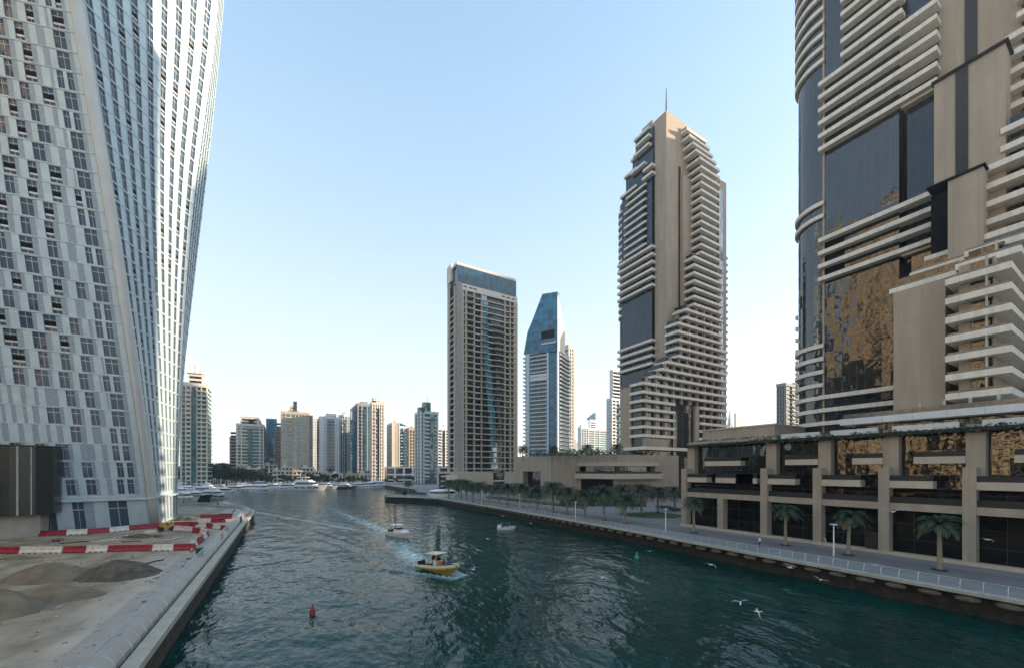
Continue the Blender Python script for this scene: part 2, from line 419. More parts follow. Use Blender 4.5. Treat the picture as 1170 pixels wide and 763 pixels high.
def sheet(pts, z, mt, name):
    mm = MB(); mm.quad(*[(x,y,z) for x,y in pts]); return tag(mm.build(name, mt), kind='structure')
def wobble(x0, x1, y0, y1, z, mt, name, amp=1.2, n=60, seed=1):
    """sheet with an uneven inland edge"""
    mm = MB()
    for i in range(n):
        a = y0+(y1-y0)*i/n; b = y0+(y1-y0)*(i+1)/n
        xa = x0+amp*noise.noise(Vector((a*.15,seed,0)))+amp*.4*noise.noise(Vector((a*.7,seed,4)))
        xb = x0+amp*noise.noise(Vector((b*.15,seed,0)))+amp*.4*noise.noise(Vector((b*.7,seed,4)))
        mm.quad((xa,a,z),(x1,a,z),(x1,b,z),(xb,b,z))
    return tag(mm.build(name, mt), kind='structure')
dust(purp, -16, -8.5, (.36,.35,.32), 10, .8)
wobble(-12.3, -10.3, -40, 72, 2.212, purp, 'mauve_path', .25, seed=8)
# rolled sand relief between barriers and the bridge
rel = MB(); R_ = random.Random(4); nx_, ny_ = 230, 120
P_ = []
for j in range(ny_+1):
    for i in range(nx_+1):
        x = -70 + 56*i/nx_; y = 12 + 68*j/ny_
        e = min(1, i/15, (nx_-i)/27, j/6, (ny_-j)/8)
        trk = max([math.exp(-((x+o-(-30+6*sin(y*.07)))/.28)**2) for o in (0,2.0,-7,-9,11,13)])
        P_.append((x, y, 2.19 + .03 + e*(-.10*trk+.16*abs(noise.noise(Vector((x*.16,y*.22,1)))) + .22*max(0,noise.noise(Vector((x*.5,y*.35,2)))) + .06*noise.noise(Vector((x*1.6,y*1.4,2)))) - (1-min(1,e*3))*.05))
rel.v = P_; rel.f = [(j*(nx_+1)+i, j*(nx_+1)+i+1, (j+1)*(nx_+1)+i+1, (j+1)*(nx_+1)+i) for j in range(ny_) for i in range(nx_)]; rel.m = [0]*len(rel.f)
tag(rel.build('rough_sand', sand, smooth=True), kind='structure')

# right bank
pave = mat('grey_pavers', (.20,.197,.195), .8, var=.10, scale=.4, grid=(1.2,0,.05,.8), bump=.1)
pave2 = mat('mauve_pavers', (.165,.15,.15), .85, var=.1, scale=.5, grid=(.8,0,.04,.8))
RB = [(x, y) for x, y in QR] + RBACK
land('promenade', [(x+1.0,y) for x,y in QR[:-1]] + [(41.5,183)] + [(x+.8,y) for x,y in RBACK] + [(500,330),(500,-60)], 2.2, pave)
QRr = [(x,y) for x,y in reversed(QR)]
wallstrip(QRr, .8, -2.5, 2.08, .5, mat('dark_quay_stone', (.012,.011,.009), .85, col2=(.04,.034,.026), scale=1.2, bump=.8, bscale=2), 'quay_wall')  # near-black stone colour over the whole wall
wallstrip(QRr, -.1, 2.08, 2.4, 1.15, cope, 'quay_kerb')
wallstrip([(x,y) for x,y in reversed(RBACK)]+[(40.2,182.2)], .1, -2.5, 2.3, .8, quay, 'quay_wall')
RBAND = [(x,y) for x,y in reversed(QR[:5])]
L, R = band(RBAND, 6.6, 13.5, 2.206)
mm = MB()
for i in range(len(L)-1): mm.quad(R[i],R[i+1],L[i+1],L[i])
tag(mm.build('mauve_paving', pave2), kind='structure')
# rounded rocks and concrete blocks under the coping
rockm = mat('pale_rock', (.13,.11,.085), .9, var=.2, scale=2, bump=.4)
rk = None
def along(edge, step, start=0):
    out = []; acc = -start
    for i in range(len(edge)-1):
        a, b = Vector(edge[i]), Vector(edge[i+1]); L = (b-a).length; d = (b-a)/L
        t = -acc if acc < 0 else (step-acc) % step
        t0 = t
        while t0 < L: out.append((a+d*t0, d)); t0 += step
        acc = (acc + L) % step if acc >= 0 else (L+acc) % step
    return out
for i, (p, d) in enumerate(along(QR[:6], 2.6)):
    if p.y < 2: continue
    if rk is None:
        q = MB(); q.ell((0,0,0), .95, .55, .34, 9, 5); rk = q.build('mooring_block', rockm); rk.location = (p.x+.4, p.y, 1.6)
        o = rk; rk.rotation_euler = (0,0,pi/2)
    else:
        o = rk.copy(); COL.objects.link(o); o.location = (p.x+.4, p.y, 1.6)
        o.rotation_euler = (0, 0, atan2(d.y,d.x)); o.scale = (1, 1, .9+.2*random.Random(i).random())
    tag(o, 'pale rounded stone block tucked under the right-hand quay coping', 'stone block', 'stone blocks under the quay coping')

# ---------------------------------------------------------------- twisted white tower on the left
TC = (-42.5, 122.3)
BT = [(2,-24.3,132.1),(15,-23.7,130),(30,-23.1,128.5),(45,-22.4,127.6),(60,-21.6,127.1),(75,-20.6,126.7),(90,-19.3,126.4),(105,-17.7,126.2),(120,-16.1,126),(135,-14.8,124.9),(150,-13.8,123.2),(165,-13.4,120.9)]
ET = [(2,-26.4,141.6),(15,-25.2,138.5),(30,-24.1,135.2),(45,-22.9,134.2),(60,-21.4,133.4),(75,-19.9,132.6),(90,-18.3,131.4),(105,-16.7,130),(120,-15.3,128.6),(135,-14.0,127.1),(150,-13.0,125.4),(165,-12.6,122.9)]
def tab(T, z):
    for i in range(len(T)-1):
        if z <= T[i+1][0] or i == len(T)-2:
            f = (z-T[i][0])/(T[i+1][0]-T[i][0]); return Vector((T[i][1]+(T[i+1][1]-T[i][1])*f, T[i][2]+(T[i+1][2]-T[i][2])*f))
def tA(z):
    th = radians(120+.348*(z-2)); return Vector((TC[0]+21.4*sin(th), TC[1]+21.4*cos(th)))
def tL(z):
    a = radians(259+.29*(z-2)); return tA(z)+34*Vector((sin(a),cos(a)))
def tB(z): return tab(BT, z)
def tE(z): return tab(ET, z)
def tG(z): return Vector(TC)*2-tA(z)
def tH(z): return Vector(TC)*2-tB(z)*.6-Vector(TC)*.4
PITCH = 3.46; Z0 = 9.1; NF = 44
TW = thing('twisted_tower', (-40,120,2.2), 'white twisting tower with staggered windows rising at the left edge beside the building site', 'tower')
wall = MB(); ribs = []; wins = []; shadowm = MB()
rnd = random.Random(11)
def P3(p, z, out=0, nrm=None): return (p.x+(nrm.x*out if nrm else 0), p.y+(nrm.y*out if nrm else 0), z)
def facefloor(fa, fb, z0, z1, cells, openp):
    """cells: (s0, s1, kind) distances from corner fa in metres. kind 0 white, 1 perforated, 2 window"""
    a0, b0, a1, b1 = fa(z0), fb(z0), fa(z1), fb(z1)
    d0 = (b0-a0); L0 = d0.length; d0 = d0/L0; d1 = (b1-a1); L1 = d1.length; d1 = d1/L1
    nrm = Vector((d0.y, -d0.x)); 
    if nrm.dot(a0-Vector(TC)) < 0: nrm = -nrm
    def q(s, top, out=0):
        f = s
        p = (a1+d1*f*L1) if top else (a0+d0*f*L0)
        return P3(p, z1 if top else z0, out, nrm)
    flip = (Vector((d0.y,-d0.x)).dot(nrm) > 0)
    def Q(mb, p, r, s, t, m=0): mb.quad(p,r,s,t,m=m) if flip else mb.quad(t,s,r,p,m=m)
    for s0, s1, k in cells:
        s0 = max(0, s0); s1 = min(1, s1)
        if s1-s0 < .004: continue
        if k < 2: Q(wall, q(s0,0), q(s1,0), q(s1,1), q(s0,1), m=k)
        else:
            D = -.22; lo = .07; hi = .12 if k == 2 else .3
            A, B, C, E = [Vector(q(s0,0)),Vector(q(s1,0)),Vector(q(s1,1)),Vector(q(s0,1))]
            dn = Vector((nrm.x, nrm.y, 0))
            ins = [A.lerp(E, lo), B.lerp(C, lo), B.lerp(C, 1-hi*.5), A.lerp(E, 1-hi*.5)]
            inb = [p+dn*D for p in ins]
            for i in range(4):
                j = (i+1)%4; Q(wall, ins[i], ins[j], inb[j], inb[i], m=0)
            Q(wall, A, B, ins[1], ins[0]); Q(wall, ins[3], ins[2], C, E)
            w = MB()
            Q(w, *inb)
            # mullions proud of the pane
            def bar(f0, f1, g0, g1, mi=1, pr=.05):
                def pt(f, g): return inb[0].lerp(inb[1], f).lerp(inb[3].lerp(inb[2], f), g)+dn*pr
                Q(w, pt(f0,g0), pt(f1,g0), pt(f1,g1), pt(f0,g1), m=mi)
            bar(.48,.52,0,1); bar(0,1,.70,.73)
            if rnd.random() < openp:
                bar(.03,.97,.34,.62,2,.09); bar(.03,.97,.22,.34,1,.07)
            wins.append(w)
def ribline(fs, z, h=.15, out=.09):
    pts = [f(z) for f in fs]; c = Vector(TC); m = MB()
    L = []
    for i, p in enumerate(pts):
        a = pts[max(0,i-1)]; b = pts[min(len(pts)-1,i+1)]; d = (b-a).normalized(); n_ = Vector((d.y,-d.x))
        if n_.dot(p-c) < 0: n_ = -n_
        L.append((p, n_))
    for i in range(len(L)-1):
        (p, n1), (r, n2) = L[i], L[i+1]
        a = (p.x+n1.x*out, p.y+n1.y*out); b = (r.x+n2.x*out, r.y+n2.y*out); c_ = (r.x-n2.x*.1, r.y-n2.y*.1); d_ = (p.x-n1.x*.1, p.y-n1.y*.1)
        m.prism([a,b,c_,d_], z-h/2, z+h/2)
    return m
for f in range(NF):
    z0 = Z0+f*PITCH; z1 = z0+PITCH
    # left face: modules of about 4.2 m measured from the corner column
    LL = 34.0; cells = [(0, 1.9/LL, 0)]; s = 1.9
    kinds = rnd.choice([(1.3,),(2.3,),(.95,.4,.95),(.9,.5,.8)])
    # window next to the column: one wide or two narrow
    k = rnd.random()
    cells.append((s/LL, (s+.55+.3*rnd.random())/LL, 1)); s = cells[-1][1]*LL
    if k < .5: cells.append((s/LL,(s+1.8)/LL,2)); s += 1.8
    else:
        cells.append((s/LL,(s+.9)/LL,2)); s += .9; cells.append((s/LL,(s+.55)/LL,0)); s += .55; cells.append((s/LL,(s+.95)/LL,2)); s += .95
    sh = rnd.choice([0,.5,1.0,1.5,2.0,2.5])
    if sh: cells.append((s/LL,(s+sh*.5)/LL,0)); cells.append(((s+sh*.5)/LL,(s+sh)/LL,1)); s += sh
    while s < LL:
        w0 = .85+rnd.choice([0,.15,.3]); cells.append((s/LL,(s+w0)/LL,0)); s += w0
        p0 = .55+rnd.choice([0,.25]); 
        cells.append((s/LL,(s+p0)/LL,1)); s += p0
        ww = rnd.choice([1.15,1.3,1.65,1.2])
        if rnd.random() < .05: cells.append((s/LL,(s+ww)/LL,rnd.choice([1,2]))); s += ww
        elif 3 <= f <= 5 and s > 12: cells.append((s/LL,(s+ww*.6)/LL,0)); cells.append(((s+ww*.6)/LL,(s+ww)/LL,1)); s += ww
        else: cells.append((s/LL,(s+ww)/LL,2)); s += ww
        s += .0
    facefloor(tA, tL, z0, z1, cells, .30 if f > 6 else 0)
    # right face
    n = 9; cells = [(0, .055, 0)]
    for c in range(n):
        a = .055+(1-.055)*c/n; b = .055+(1-.055)*(c+1)/n; w = b-a; j = .06*(rnd.random()-.5)
        cells += [(a, a+w*(.10), 1), (a+w*.10, a+w*(.52+j*.6), 2), (a+w*(.52+j*.6), b, 0)]
    facefloor(tA, tB, z0, z1, cells, .16)
    cells = []
    for c in range(4):
        a = c/4; cells += [(a, a+.13, 2),(a+.13,a+.25,0)]
    facefloor(tB, tE, z0, z1, cells, 0)
    ribs.append(ribline([tL,tA,tB,tE], z1))
# ground storeys: taller openings and the canopy slab
for z0, z1 in ((2.2, 8.3),):
    cells = [(0,.07,0),(.07,.12,0),(.12,.20,2),(.20,.26,0),(.26,.30,1),(.30,.345,2),(.345,.41,0),(.41,.46,2),(.46,.52,1),(.52,1,0)]
    facefloor(tA, tL, z0, z1, cells, 0)
    facefloor(tA, tB, z0, z1, sum([[(c/7,c/7+.07,0),(c/7+.07,c/7+.143,2)] for c in range(7)], []), 0)
    facefloor(tB, tE, z0, z1, [(0,1,0)], 0)
facefloor(tA, tL, 8.3, Z0, [(0,1,0)], 0); facefloor(tA, tB, 8.3, Z0, [(0,1,0)], 0); facefloor(tB, tE, 8.3, Z0, [(0,1,0)], 0)
for f in range(NF+1):
    z0 = 2.2 if f == 0 else Z0+(f-1)*PITCH; z1 = Z0+f*PITCH if f else Z0
    for g, h in ((tE,tG),(tG,tH),(tH,tL)):
        a, b, c, d = g(z0), h(z0), h(z1), g(z1); wall.quad((a.x,a.y,z0),(b.x,b.y,z0),(c.x,c.y,z1),(d.x,d.y,z1))
zt = Z0+NF*PITCH
wall.quad(*[(p.x,p.y,zt) for p in (tA(zt),tB(zt),tE(zt),tG(zt),tH(zt),tL(zt))])
wall.build('facade', [M['cayan'], M['perf']], TW)
for r in ribs: r.build('floor_band', M['cayan'], TW)
ribline([tL,tA,tB,tE], 8.3, .45, .9).build('canopy', M['cayan'], TW)
individual(wins, 'window', [M['cayglass'], M['steel'], M['recess']], TW, None)
# leaning corner column
col = MB(); rings = []
for i in range(28):
    z = 2.2+i*(zt-2.2)/27; p = tA(z); o = (p-Vector(TC)).normalized(); t_ = Vector((-o.y,o.x))
    rings.append([(p.x+o.x*(.42*cos(a)-.25)+t_.x*1.0*sin(a), p.y+o.y*(.42*cos(a)-.25)+t_.y*1.0*sin(a), z) for a in [2*pi*k/12 for k in range(12)]])
col.loft(rings); col.build('corner_column', M['cayancol'], TW, smooth=True)

# dark slatted block in front of the tower base
DB = thing('slatted_block', (-50,106,2.2), 'low dark slatted block standing in front of the white twisting tower', 'building')
pts = [(-37.0,108.2),(-36.8,104.6),(-38.4,102.9),(-41.2,102.2)] + [(-85,99.0),(-85,109.5)]
q = MB().prism(pts, 6.3, 18.4); q.build('cladding', M['slatdark'], DB)
q = MB().prism([(-38.6,108),(-38.6,105),(-41.6,103.6),(-84,100.5),(-84,109)], 2.2, 6.3); q.build('base_wall', M['concrete'], DB)
for px in (0, 25, 52, 63):
    x = {0:-47.7, 25:-44.6, 52:-40.3, 63:-38.9}[px]; y = {0:101.75, 25:101.96, 52:102.3,63:102.9}[px]
    MB().box(x-.12, x+.12, y-.14, y+.1, 6.3, 18.45).build('post', M['concrete'], DB)
MB().prism([(p[0]+(.1 if p[0]>-50 else 0), p[1]-.1) for p in pts], 18.4, 18.7).build('roof_edge', M['dark'], DB)
for x0, x1 in ((-48.9,-45.6),(-44.0,-42.2)):
    MB().box(x0,x1,101.62+ (0 if x0<-45 else .22),102.4,9.6,11.6).build('window', M['darkglass'], DB)
# ---------------------------------------------------------------- near stepped tower on the right
def slabring(cx, cy, r0, r1, a0, a1, z0, z1, n=10):
    m = MB()
    for i in range(n):
        t, u = a0+(a1-a0)*i/n, a0+(a1-a0)*(i+1)/n
        m.prism([(cx+r1*cos(t),cy+r1*sin(t)),(cx+r1*cos(u),cy+r1*sin(u)),(cx+r0*cos(u),cy+r0*sin(u)),(cx+r0*cos(t),cy+r0*sin(t))], z0, z1)
    return m
N = thing('stepped_tower', (130,20,2.2), 'near beige stepped tower with curved glass corner, cut off by the top of the photo', 'tower')
K0, KP = 23.3, 3.31
kz = lambda k: K0+KP*k
BH = .98
# bodies
MB().box(119.0,134,31.1,45.2,2.2,150).build('glass_wall', M['goldglass'], N)
q = MB(); q.prism([(126,46.3)]+[(126+7*cos(a),46.3+7*sin(a)) for a in [pi/2+ (pi/2)*i/10 for i in range(11)]]+[(119,45.2)], 2.2, 172)
q.build('curved_glass_corner', M['goldglass'], N, smooth=False)
MB().box(126,133,45.3,53.2,2.2,150).build('rear_wall', M['beige'], N)
MB().box(118.86,119.3,45.0,45.45,2.2,150).build('pilaster', M['beige'], N)
MB().box(121.5,150,25.3,31.0,2.2,150).build('recess_wall', M['recess'], N)  # near-black colour paints the shadow in this recess
MB().box(120.2,121.4,25.75,30.1,60,150).build('glass_bay', M['darkglass'], N)
MB().box(121,142,4,25.45,2.2,150).build('core_wall', M['beige'], N)
MB().box(114.5,120.9,15.6,24.7,56,92.8).build('core_wall', M['beige'], N)
MB().box(114.0,121.0,15.2,25.0,92.8,93.3).build('ledge', M['recess'], N)
MB().box(110,114.4,17.5,21.9,46,69.6).build('core_wall', M['beige'], N)
MB().box(112,114.4,21.95,24.6,46,69.0).build('slot', M['recess'], N)
MB().box(109.6,114.4,17.2,24.7,69.6,70.0).build('ledge', M['recess'], N)
MB().box(120.86,121.0,20.0,21.7,93.3,150).build('slot', M['dark'], N)
MB().box(114.36,114.5,20.1,21.75,69.9,92.8).build('slot', M['dark'], N)
MB().box(104,119.0,21.0,28.0,20,49.2).build('panel_block', M['beige'], N)
MB().box(119.03,119.1,28,31.1,2.2,60).build('slot', M['recess'], N)  # dark strip painting the recess shadow beside the bay
MB().box(116.5,121,24.6,28.5,49.2,60).build('glass_bay', M['goldglass'], N)
nb = []
def slab(*b): nb.append(MB().box(*b))
# curved corner bands
for k in list(range(-1,8))+[17,18]+list(range(29,39)):
    z = kz(k); r = slabring(126,46.3,6.9,7.75,pi/2*.93,pi,z-BH,z)
    r.box(118.25,119.1,45.0,46.3,z-BH,z); nb.append(r)
# long bands with the return at the near end
for k in (12,13,14,15,22,23,24,25,26,27):
    z = kz(k)+.1; slab(117.3,120.0,24.9,45.8,z-BH,z)
    if k in (12,22): slab(118.6,121.4,25.0,30.6,z-BH-.5,z-BH-.02)
for k in range(28,39): z = kz(k)+.1; slab(117.3,119.6,30.2,41.2,z-BH,z)
# dark panels painting the shade of the loggia behind the far-end bands
for k0, k1 in ((12,16),(22,28)):
    MB().box(118.96,119.1,40.9,45.0,kz(k0)-.8,kz(k1-1)+.2).build('loggia_shade', M['recess'], N)
for k in (1,2,3): z = kz(k); slab(117.5,119.3,28.02,45.8,z-BH,z)
MB().box(118.9,119.0,28.0,45.0,20,kz(3)-1).build('glass_wall', M['darkglass'], N)
# balcony stacks at the near end, stepping back with height
def nlev(n): return 27.5+3.31*n
front = []
for n in range(0, 37):
    z = nlev(n)
    if n <= 6: x0, y1, y0 = 99.4, 20.1, 12.9
    elif n == 7: x0, y1, y0 = 102.9, 19.6, 12.4
    elif n == 8: x0, y1, y0 = 107.0, 19.3, 6
    elif n == 9: x0, y1, y0 = 110.4, 19.2, 4
    elif n <= 13: x0, y1, y0 = 112.3, 17.5, 4
    elif n <= 15: x0, y1, y0 = 114.0, 16.1, 4
    elif n <= 21: x0, y1, y0 = 119.0, 16.3, 4
    else: x0, y1, y0 = 119.0, 14.9, 4
    slab(x0, 124, y0, y1, z-1.05, z)
    if n <= 21: front.append((n, x0, y0, y1, z))
for n, x0, y0, y1, z in front[:9]:
    r = MB(); r.box(x0+.12,x0+.18,y0+.3,y1-.2,z,z+.42); r.box(x0+.2,x0+9,y0+.1,y0+.16,z,z+.42)
    r.build('balustrade', M['rail'], N)
    if n < 8: MB().box(x0+2.0,120,y0+2.0,y1-1.2,z+.02,z+2.24).build('flat_wall', M['beige'] if n < 7 else M['window'], N)
    MB().box(x0+1.9,x0+2.0,y0+2.2,y0+4.6,z+.05,z+2.1).build('glass_door', M['goldglass'], N)
    MB().box(x0+.25,x0+.5,y0+2.5,y0+2.75,z+.02,z+2.2).build('pier', M['beigepale'], N)
for n in range(8,37):
    z = nlev(n); x0 = 121 if n > 15 else 116
    MB().box(x0-.25,x0+.1,4.2,14.5 if n > 15 else 15.3,z+.02,z+2.24).build('window', M['window'], N)
for z, x0, y0, y1 in ((50.6,105.4,18,29.0),(54.0,109.2,17,27.0),(57.3,111.8,17,25.5)):
    slab(x0,121,y0,y1,z-.9,z); MB().box(x0+.4,x0+.5,y0+2,y1-.2,z,z+.5).build('balustrade', M['rail'], N)
    MB().box(x0+2.2,x0+2.4,y0+2,y1-.6,z+.0,z+2.3).build('window', M['goldglass'], N)
individual(nb, 'balcony_band', M['beigeband'], N, None)
# terrace storey over the podium
MB().box(98,119.2,-5,34.5,23.4,24.6).build('terrace_slab', M['terrace'], N)
MB().box(98.3,98.4,-5,34,24.6,25.5).build('balustrade', M['rail'], N)
MB().box(101,118.5,-5,33,20.4,23.4).build('glass_wall', M['goldglass'], N)
for i in range(8): MB().box(99,99.35,2+3.0*i,2.35+3.0*i,24.6,26.45).build('pier', M['beigepale'], N)
# rear balconies seen past the far corner
for k in range(1,14):
    q = MB().box(130.5,133.5,52.0,56.6 if k<12 else 55,kz(k)-1.05,kz(k)); q.build('rear_balcony', M['beigeband'], N)

# ---------------------------------------------------------------- shopping podium on the right quay
PD = thing('quayside_podium', (85,20,2.2), 'beige framed podium of dark glass bays with planters along its roof, on the right quay', 'building')
X0 = 74.6
MB().box(X0+1.6,115,-30,54.0,2.25,11.3).build('lower_glass', M['shop'], PD)
MB().box(X0+3.6,115,-30,53.2,11.3,19.3).build('upper_glass', M['goldglass'], PD)
MB().box(X0+1.2,X0+1.6,-30,54.6,8.62,8.66).build('lamp_rail', M['dark'], PD)
ys = [54.2 - 8.12*i for i in range(11)]
for i, y in enumerate(ys):
    top = 14.6 if i != 1 else 8.6
    MB().box(X0-.02,X0+1.7,y-1.15,y,2.2,top).build('pilaster', M['podium'], PD)
    if i != 1: MB().box(X0+2.2,X0+4.0,y-1.6,y+.1,11.4,20.2).build('upper_pilaster', M['podium'], PD)
MB().box(X0+4.6,X0+6.3,52.7,54,2.2,11).build('pilaster', M['podium'], PD)
MB().box(X0+.15,X0+1.9,-30,54.1,8.6,9.6).build('beam', M['podium'], PD)
MB().box(X0+1.7,X0+3.6,-30,54,11.2,11.6).build('terrace_floor', M['recess'], PD)
MB().box(X0+.5,X0+.6,-30,54,9.6,10.5).build('dark_balustrade', M['dark'], PD)
MB().box(X0-.25,X0+1.2,-30,54.3,2.2,2.62).build('plinth', M['beigepale'], PD)
rr = random.Random(5)
for i in range(10):
    if i == 0: segs = [(53.1-.2, 53.1-4.6),(46.5,42.8-4.1)]
    else:
        a, b = ys[i]-1.15, ys[i+1]
        if i == 1: a, b = 42.5, ys[2]
        segs = [(a, a-(a-b)*.62)] if i % 2 == 0 else [(a-(a-b)*0, b+(a-b)*.3)]
    for a, b in segs: MB().box(X0+.1,X0+2.0,b,a,11.75,12.75).build('balcony', M['beigepale'], PD); MB().box(X0+.3,X0+.4,b,a,12.75,13.5).build('dark_balustrade', M['dark'], PD)
    # upper balcony fragment
    a, b = ys[i]-1.6, ys[i+1]+.1
    f0, f1 = [(.2,.95),(1,0),(.25,1.0),(.45,1.0),(.25,1),(.35,1)][i%6] if i != 1 else (0,.0)
    if i == 1: continue
    if i == 0: a, b, f0, f1 = 50.6, 39.5, .05, .72
    MB().box(X0+1.9,X0+3.8,a-(a-b)*f1,a-(a-b)*f0,15.15,16.1).build('balcony', M['beigepale'], PD)
    MB().box(X0+2.1,X0+2.2,a-(a-b)*f1,a-(a-b)*f0,16.1,16.8).build('dark_balustrade', M['dark'], PD)
MB().box(X0+1.2,116,-30,54.6,19.3,19.75).build('roof_slab', M['dark'], PD)
MB().box(X0+3.9,116,-30,54.3,19.75,20.0).build('roof_slab', M['beigepale'], PD)
for a, b in ((53.5,38.5),):
    MB().box(X0+1.8,X0+2.4,b,a,19.76,20.3).build('planter', M['podium'], PD)
for a, b in ((35.2,29.6),(28.0,22.3),(20.6,14.2),(12.2,4.5),(2.5,-8)):
    MB().box(X0+1.4,X0+2.0,b,a,19.76,20.6).build('planter', M['terrace'], PD)
# trailing plants over the roof edge
leafm = mat('dark_leaves', (.035,.055,.025), .7, var=.5, scale=1.5)
leafm2 = mat('mid_leaves', (.055,.085,.035), .7, var=.4, scale=1.5)
def leafcloud(rnd, n, fn, size, m=None, mi=0):
    m = m or MB()
    for i in range(n):
        p = Vector(fn()); s = size*(.6+.8*rnd.random())
        a = Vector((rnd.uniform(-1,1),rnd.uniform(-1,1),rnd.uniform(-1,1))).normalized(); b = a.orthogonal().normalized()*s; a = a*s
        m.quad(p-a, p-b*.6, p+a, p+b*.6, m=mi)
    return m
def hedge(x0, x1, y0, y1, z0, z1, n, label, size=.22, seed=1, cat='plants', name='trailing_plants'):
    r = random.Random(seed)
    def fn():
        x, y = r.uniform(x0,x1), r.uniform(y0,y1); h = .45+.75*abs(noise.noise(Vector((x*.6,y*.6,seed))))
        return (x, y, z0+(z1-z0)*min(1,r.random()*h*1.5))
    o = leafcloud(r, n, fn, size).build(name, leafm if seed % 2 else leafm2)
    return tag(o, label, cat, kind='stuff')
hedge(X0+.9,X0+1.8,-12,49,19.15,20.0,2200,'dark plants trailing over the roof edge of the right quayside podium',.2,3)
hedge(X0+2.4,X0+5,-12,53,19.9,20.7,1800,'low bushes growing on the roof of the right quayside podium',.28,4)
# roof block between the podium and the chevron tower
RBk = thing('roof_pavilion', (105,70,2.2), 'plain beige flat-roofed block behind the left end of the quayside podium roof', 'building')
a = yon(803,104); b = yon(885,104)
MB().box(104,122,b,a,2.2,zat(492.5,104,a)).build('wall', M['podium'], RBk)
MB().box(103.7,122,b-.3,a+.3,zat(492.5,104,a),zat(491,104,a)).build('roof_edge', M['beigepale'], RBk)

# ---------------------------------------------------------------- chevron tower (mast on top)
G = thing('chevron_tower', (160,125,2.2), 'tall beige tower with chevron balconies and a thin mast, behind the centre podium', 'tower')
gl = lambda n: 29.1+3.55*n
H = 1.15
MB().box(149,175,116,124,2.2,176.8).build('shaft', M['beige'], G)
v0, v1 = xon(775,116), xon(777.6,116)
MB().box(v0,v1,115.9,116.05,gl(10),155).build('slot', M['dark'], G)
MB().box(xon(767.5,116),xon(769.5,116),115.9,116.05,gl(7),gl(14)).build('slot', M['dark'], G)
MB().box(xon(769.5,116),163,113.4,115.9,2.2,gl(16)+1).build('wall', M['beige'], G)
MB().box(xon(778.5,115.2),175,114.2,115.95,gl(16),150).build('wall', M['beige'], G)
MB().tube((151.5,118,176.8),(151.5,118,190),.35,.12,8).build('mast', M['dark'], G)
# left glass wing in steps
for y1, z in ((133,174.5),(135,166),(139.4,160.5),(142,152)):
    MB().box(148.2+(y1-133)*.02,172,122.4,y1,2.2,z).build('glass_wing', M['darkglass'], G)
    MB().box(147.3,172,132 if y1 > 133 else 124.6,y1+.5,z,z+1.1).build('roof_band', M['beigeband'], G)
MB().box(149.3,172,124,130,174.5,179).build('roof_house', M['beige'], G)
q = MB(); q.prism([(154,142.0)]+[(154+5.2*cos(t),142+5*sin(t)) for t in [pi/2+pi/2*i/8 for i in range(9)]], 2.2, 150.5); q.build('curved_corner', M['darkglass'], G)
gb = []
def gs(*b): gb.append(MB().box(*b))
w0 = 100.4
for k in range(6): z = w0+3.55*k; gs(146.0,149.2,121.4,143.2,z-H,z)
for k in range(6,15): z = w0+3.55*k; gs(147.2,149.2,126.0,139.8 if k<13 else 138.5,z-.95,z)
for k in range(-10,-6): z = w0+3.55*k-.6; gs(146.0,149.2,121.4,143.2,z-H,z)
for k in range(5,14): z = w0+3.55*k; gb.append(slabring(154,142,4.8,5.8,pi/2,pi,z-H,z,6))
for k in range(-2,1): z = w0+3.55*k; gb.append(slabring(154,142,4.8,5.8,pi/2,pi,z-H,z,6))
for k in range(-22,-14): z = w0+3.55*k; gb.append(slabring(154,142,4.8,6.2,pi/2,pi,z-H,z,6))
for z, ya, yb in ((159.8,126,135),(167,123.5,133),(171,123.5,131),(156,121.5,127),(152.4,121.5,127.5)): gs(146.2,149,ya,yb,z-H,z)
# dark slot between wing and shaft
MB().box(147.9,149,122.4,123.0,2.2,150).build('slot', M['recess'], G)
MB().box(147.95,148.2,126.3,128.2,100,157).build('slot', M['recess'], G)
# chevron block
XR = 178.0
def corner(n):
    if n <= 6: return 125.6
    if n == 7: return 132.6
    if n == 8: return 137.2
    if n == 9: return 140.7
    if n <= 14: return 147.7
    if n <= 16: return 153
    if n <= 23: return 159
    if n <= 35: return 164
    return {36:163,37:161.5,38:160.5,39:159.5,40:159}[n]
rows = []; divs = []
for n in range(0,41):
    z = gl(n); c = corner(n)
    xr = 184.5 if n <= 12 else (181 if n <= 23 else (178.5 if n <= 36 else 178.5-1.2*(n-36)))
    yf = 108.9 if n <= 36 else 108.9+(n-36)*.9
    if n <= 4:
        gs(c,146,yf,116.2,z-H,z); gs(163,xr,yf,116.2,z-H,z)
    else: gs(c,xr,yf,116.0,z-H,z)
    z1 = z+3.55-H-.02
    if n <= 3:
        segs = [(c+1.7,146),(160.4,xr-2)]
    else: segs = [(c+1.7,xr-2)]
    for a, b in segs:
        rows.append(MB().box(a,b,yf+2.0,115.9,z+.02,z1,m=0))
        if a < 170 and n <= 16:
            x = a+1.4
            while x < b-.6: divs.append(MB().box(x,x+.55,yf+.7,yf+2.05,z+.02,z1)); x += 5.6
individual(divs, 'divider', M['beige'], G, None)
individual(rows, 'window_wall', M['window'], G, None)
individual(gb, 'balcony_band', M['beigeband'], G, None)
MB().box(160.2,163.0,109.2,116,2.2,gl(4)).build('pier', M['beige'], G)
MB().box(146.2,160.2,110.3,116,2.2,gl(4)).build('atrium_glass', M['window'], G)
MB().box(126.5,149,116.25,122.0,2.2,49.6).build('side_wall', M['beige'], G)
MB().box(127.5,184,110.8,116.2,2.2,gl(0)-H).build('base_wall', M['window'], G)
MB().box(124,160,107,118,22.6,23.9).build('base_slab', M['beigeband'], G)
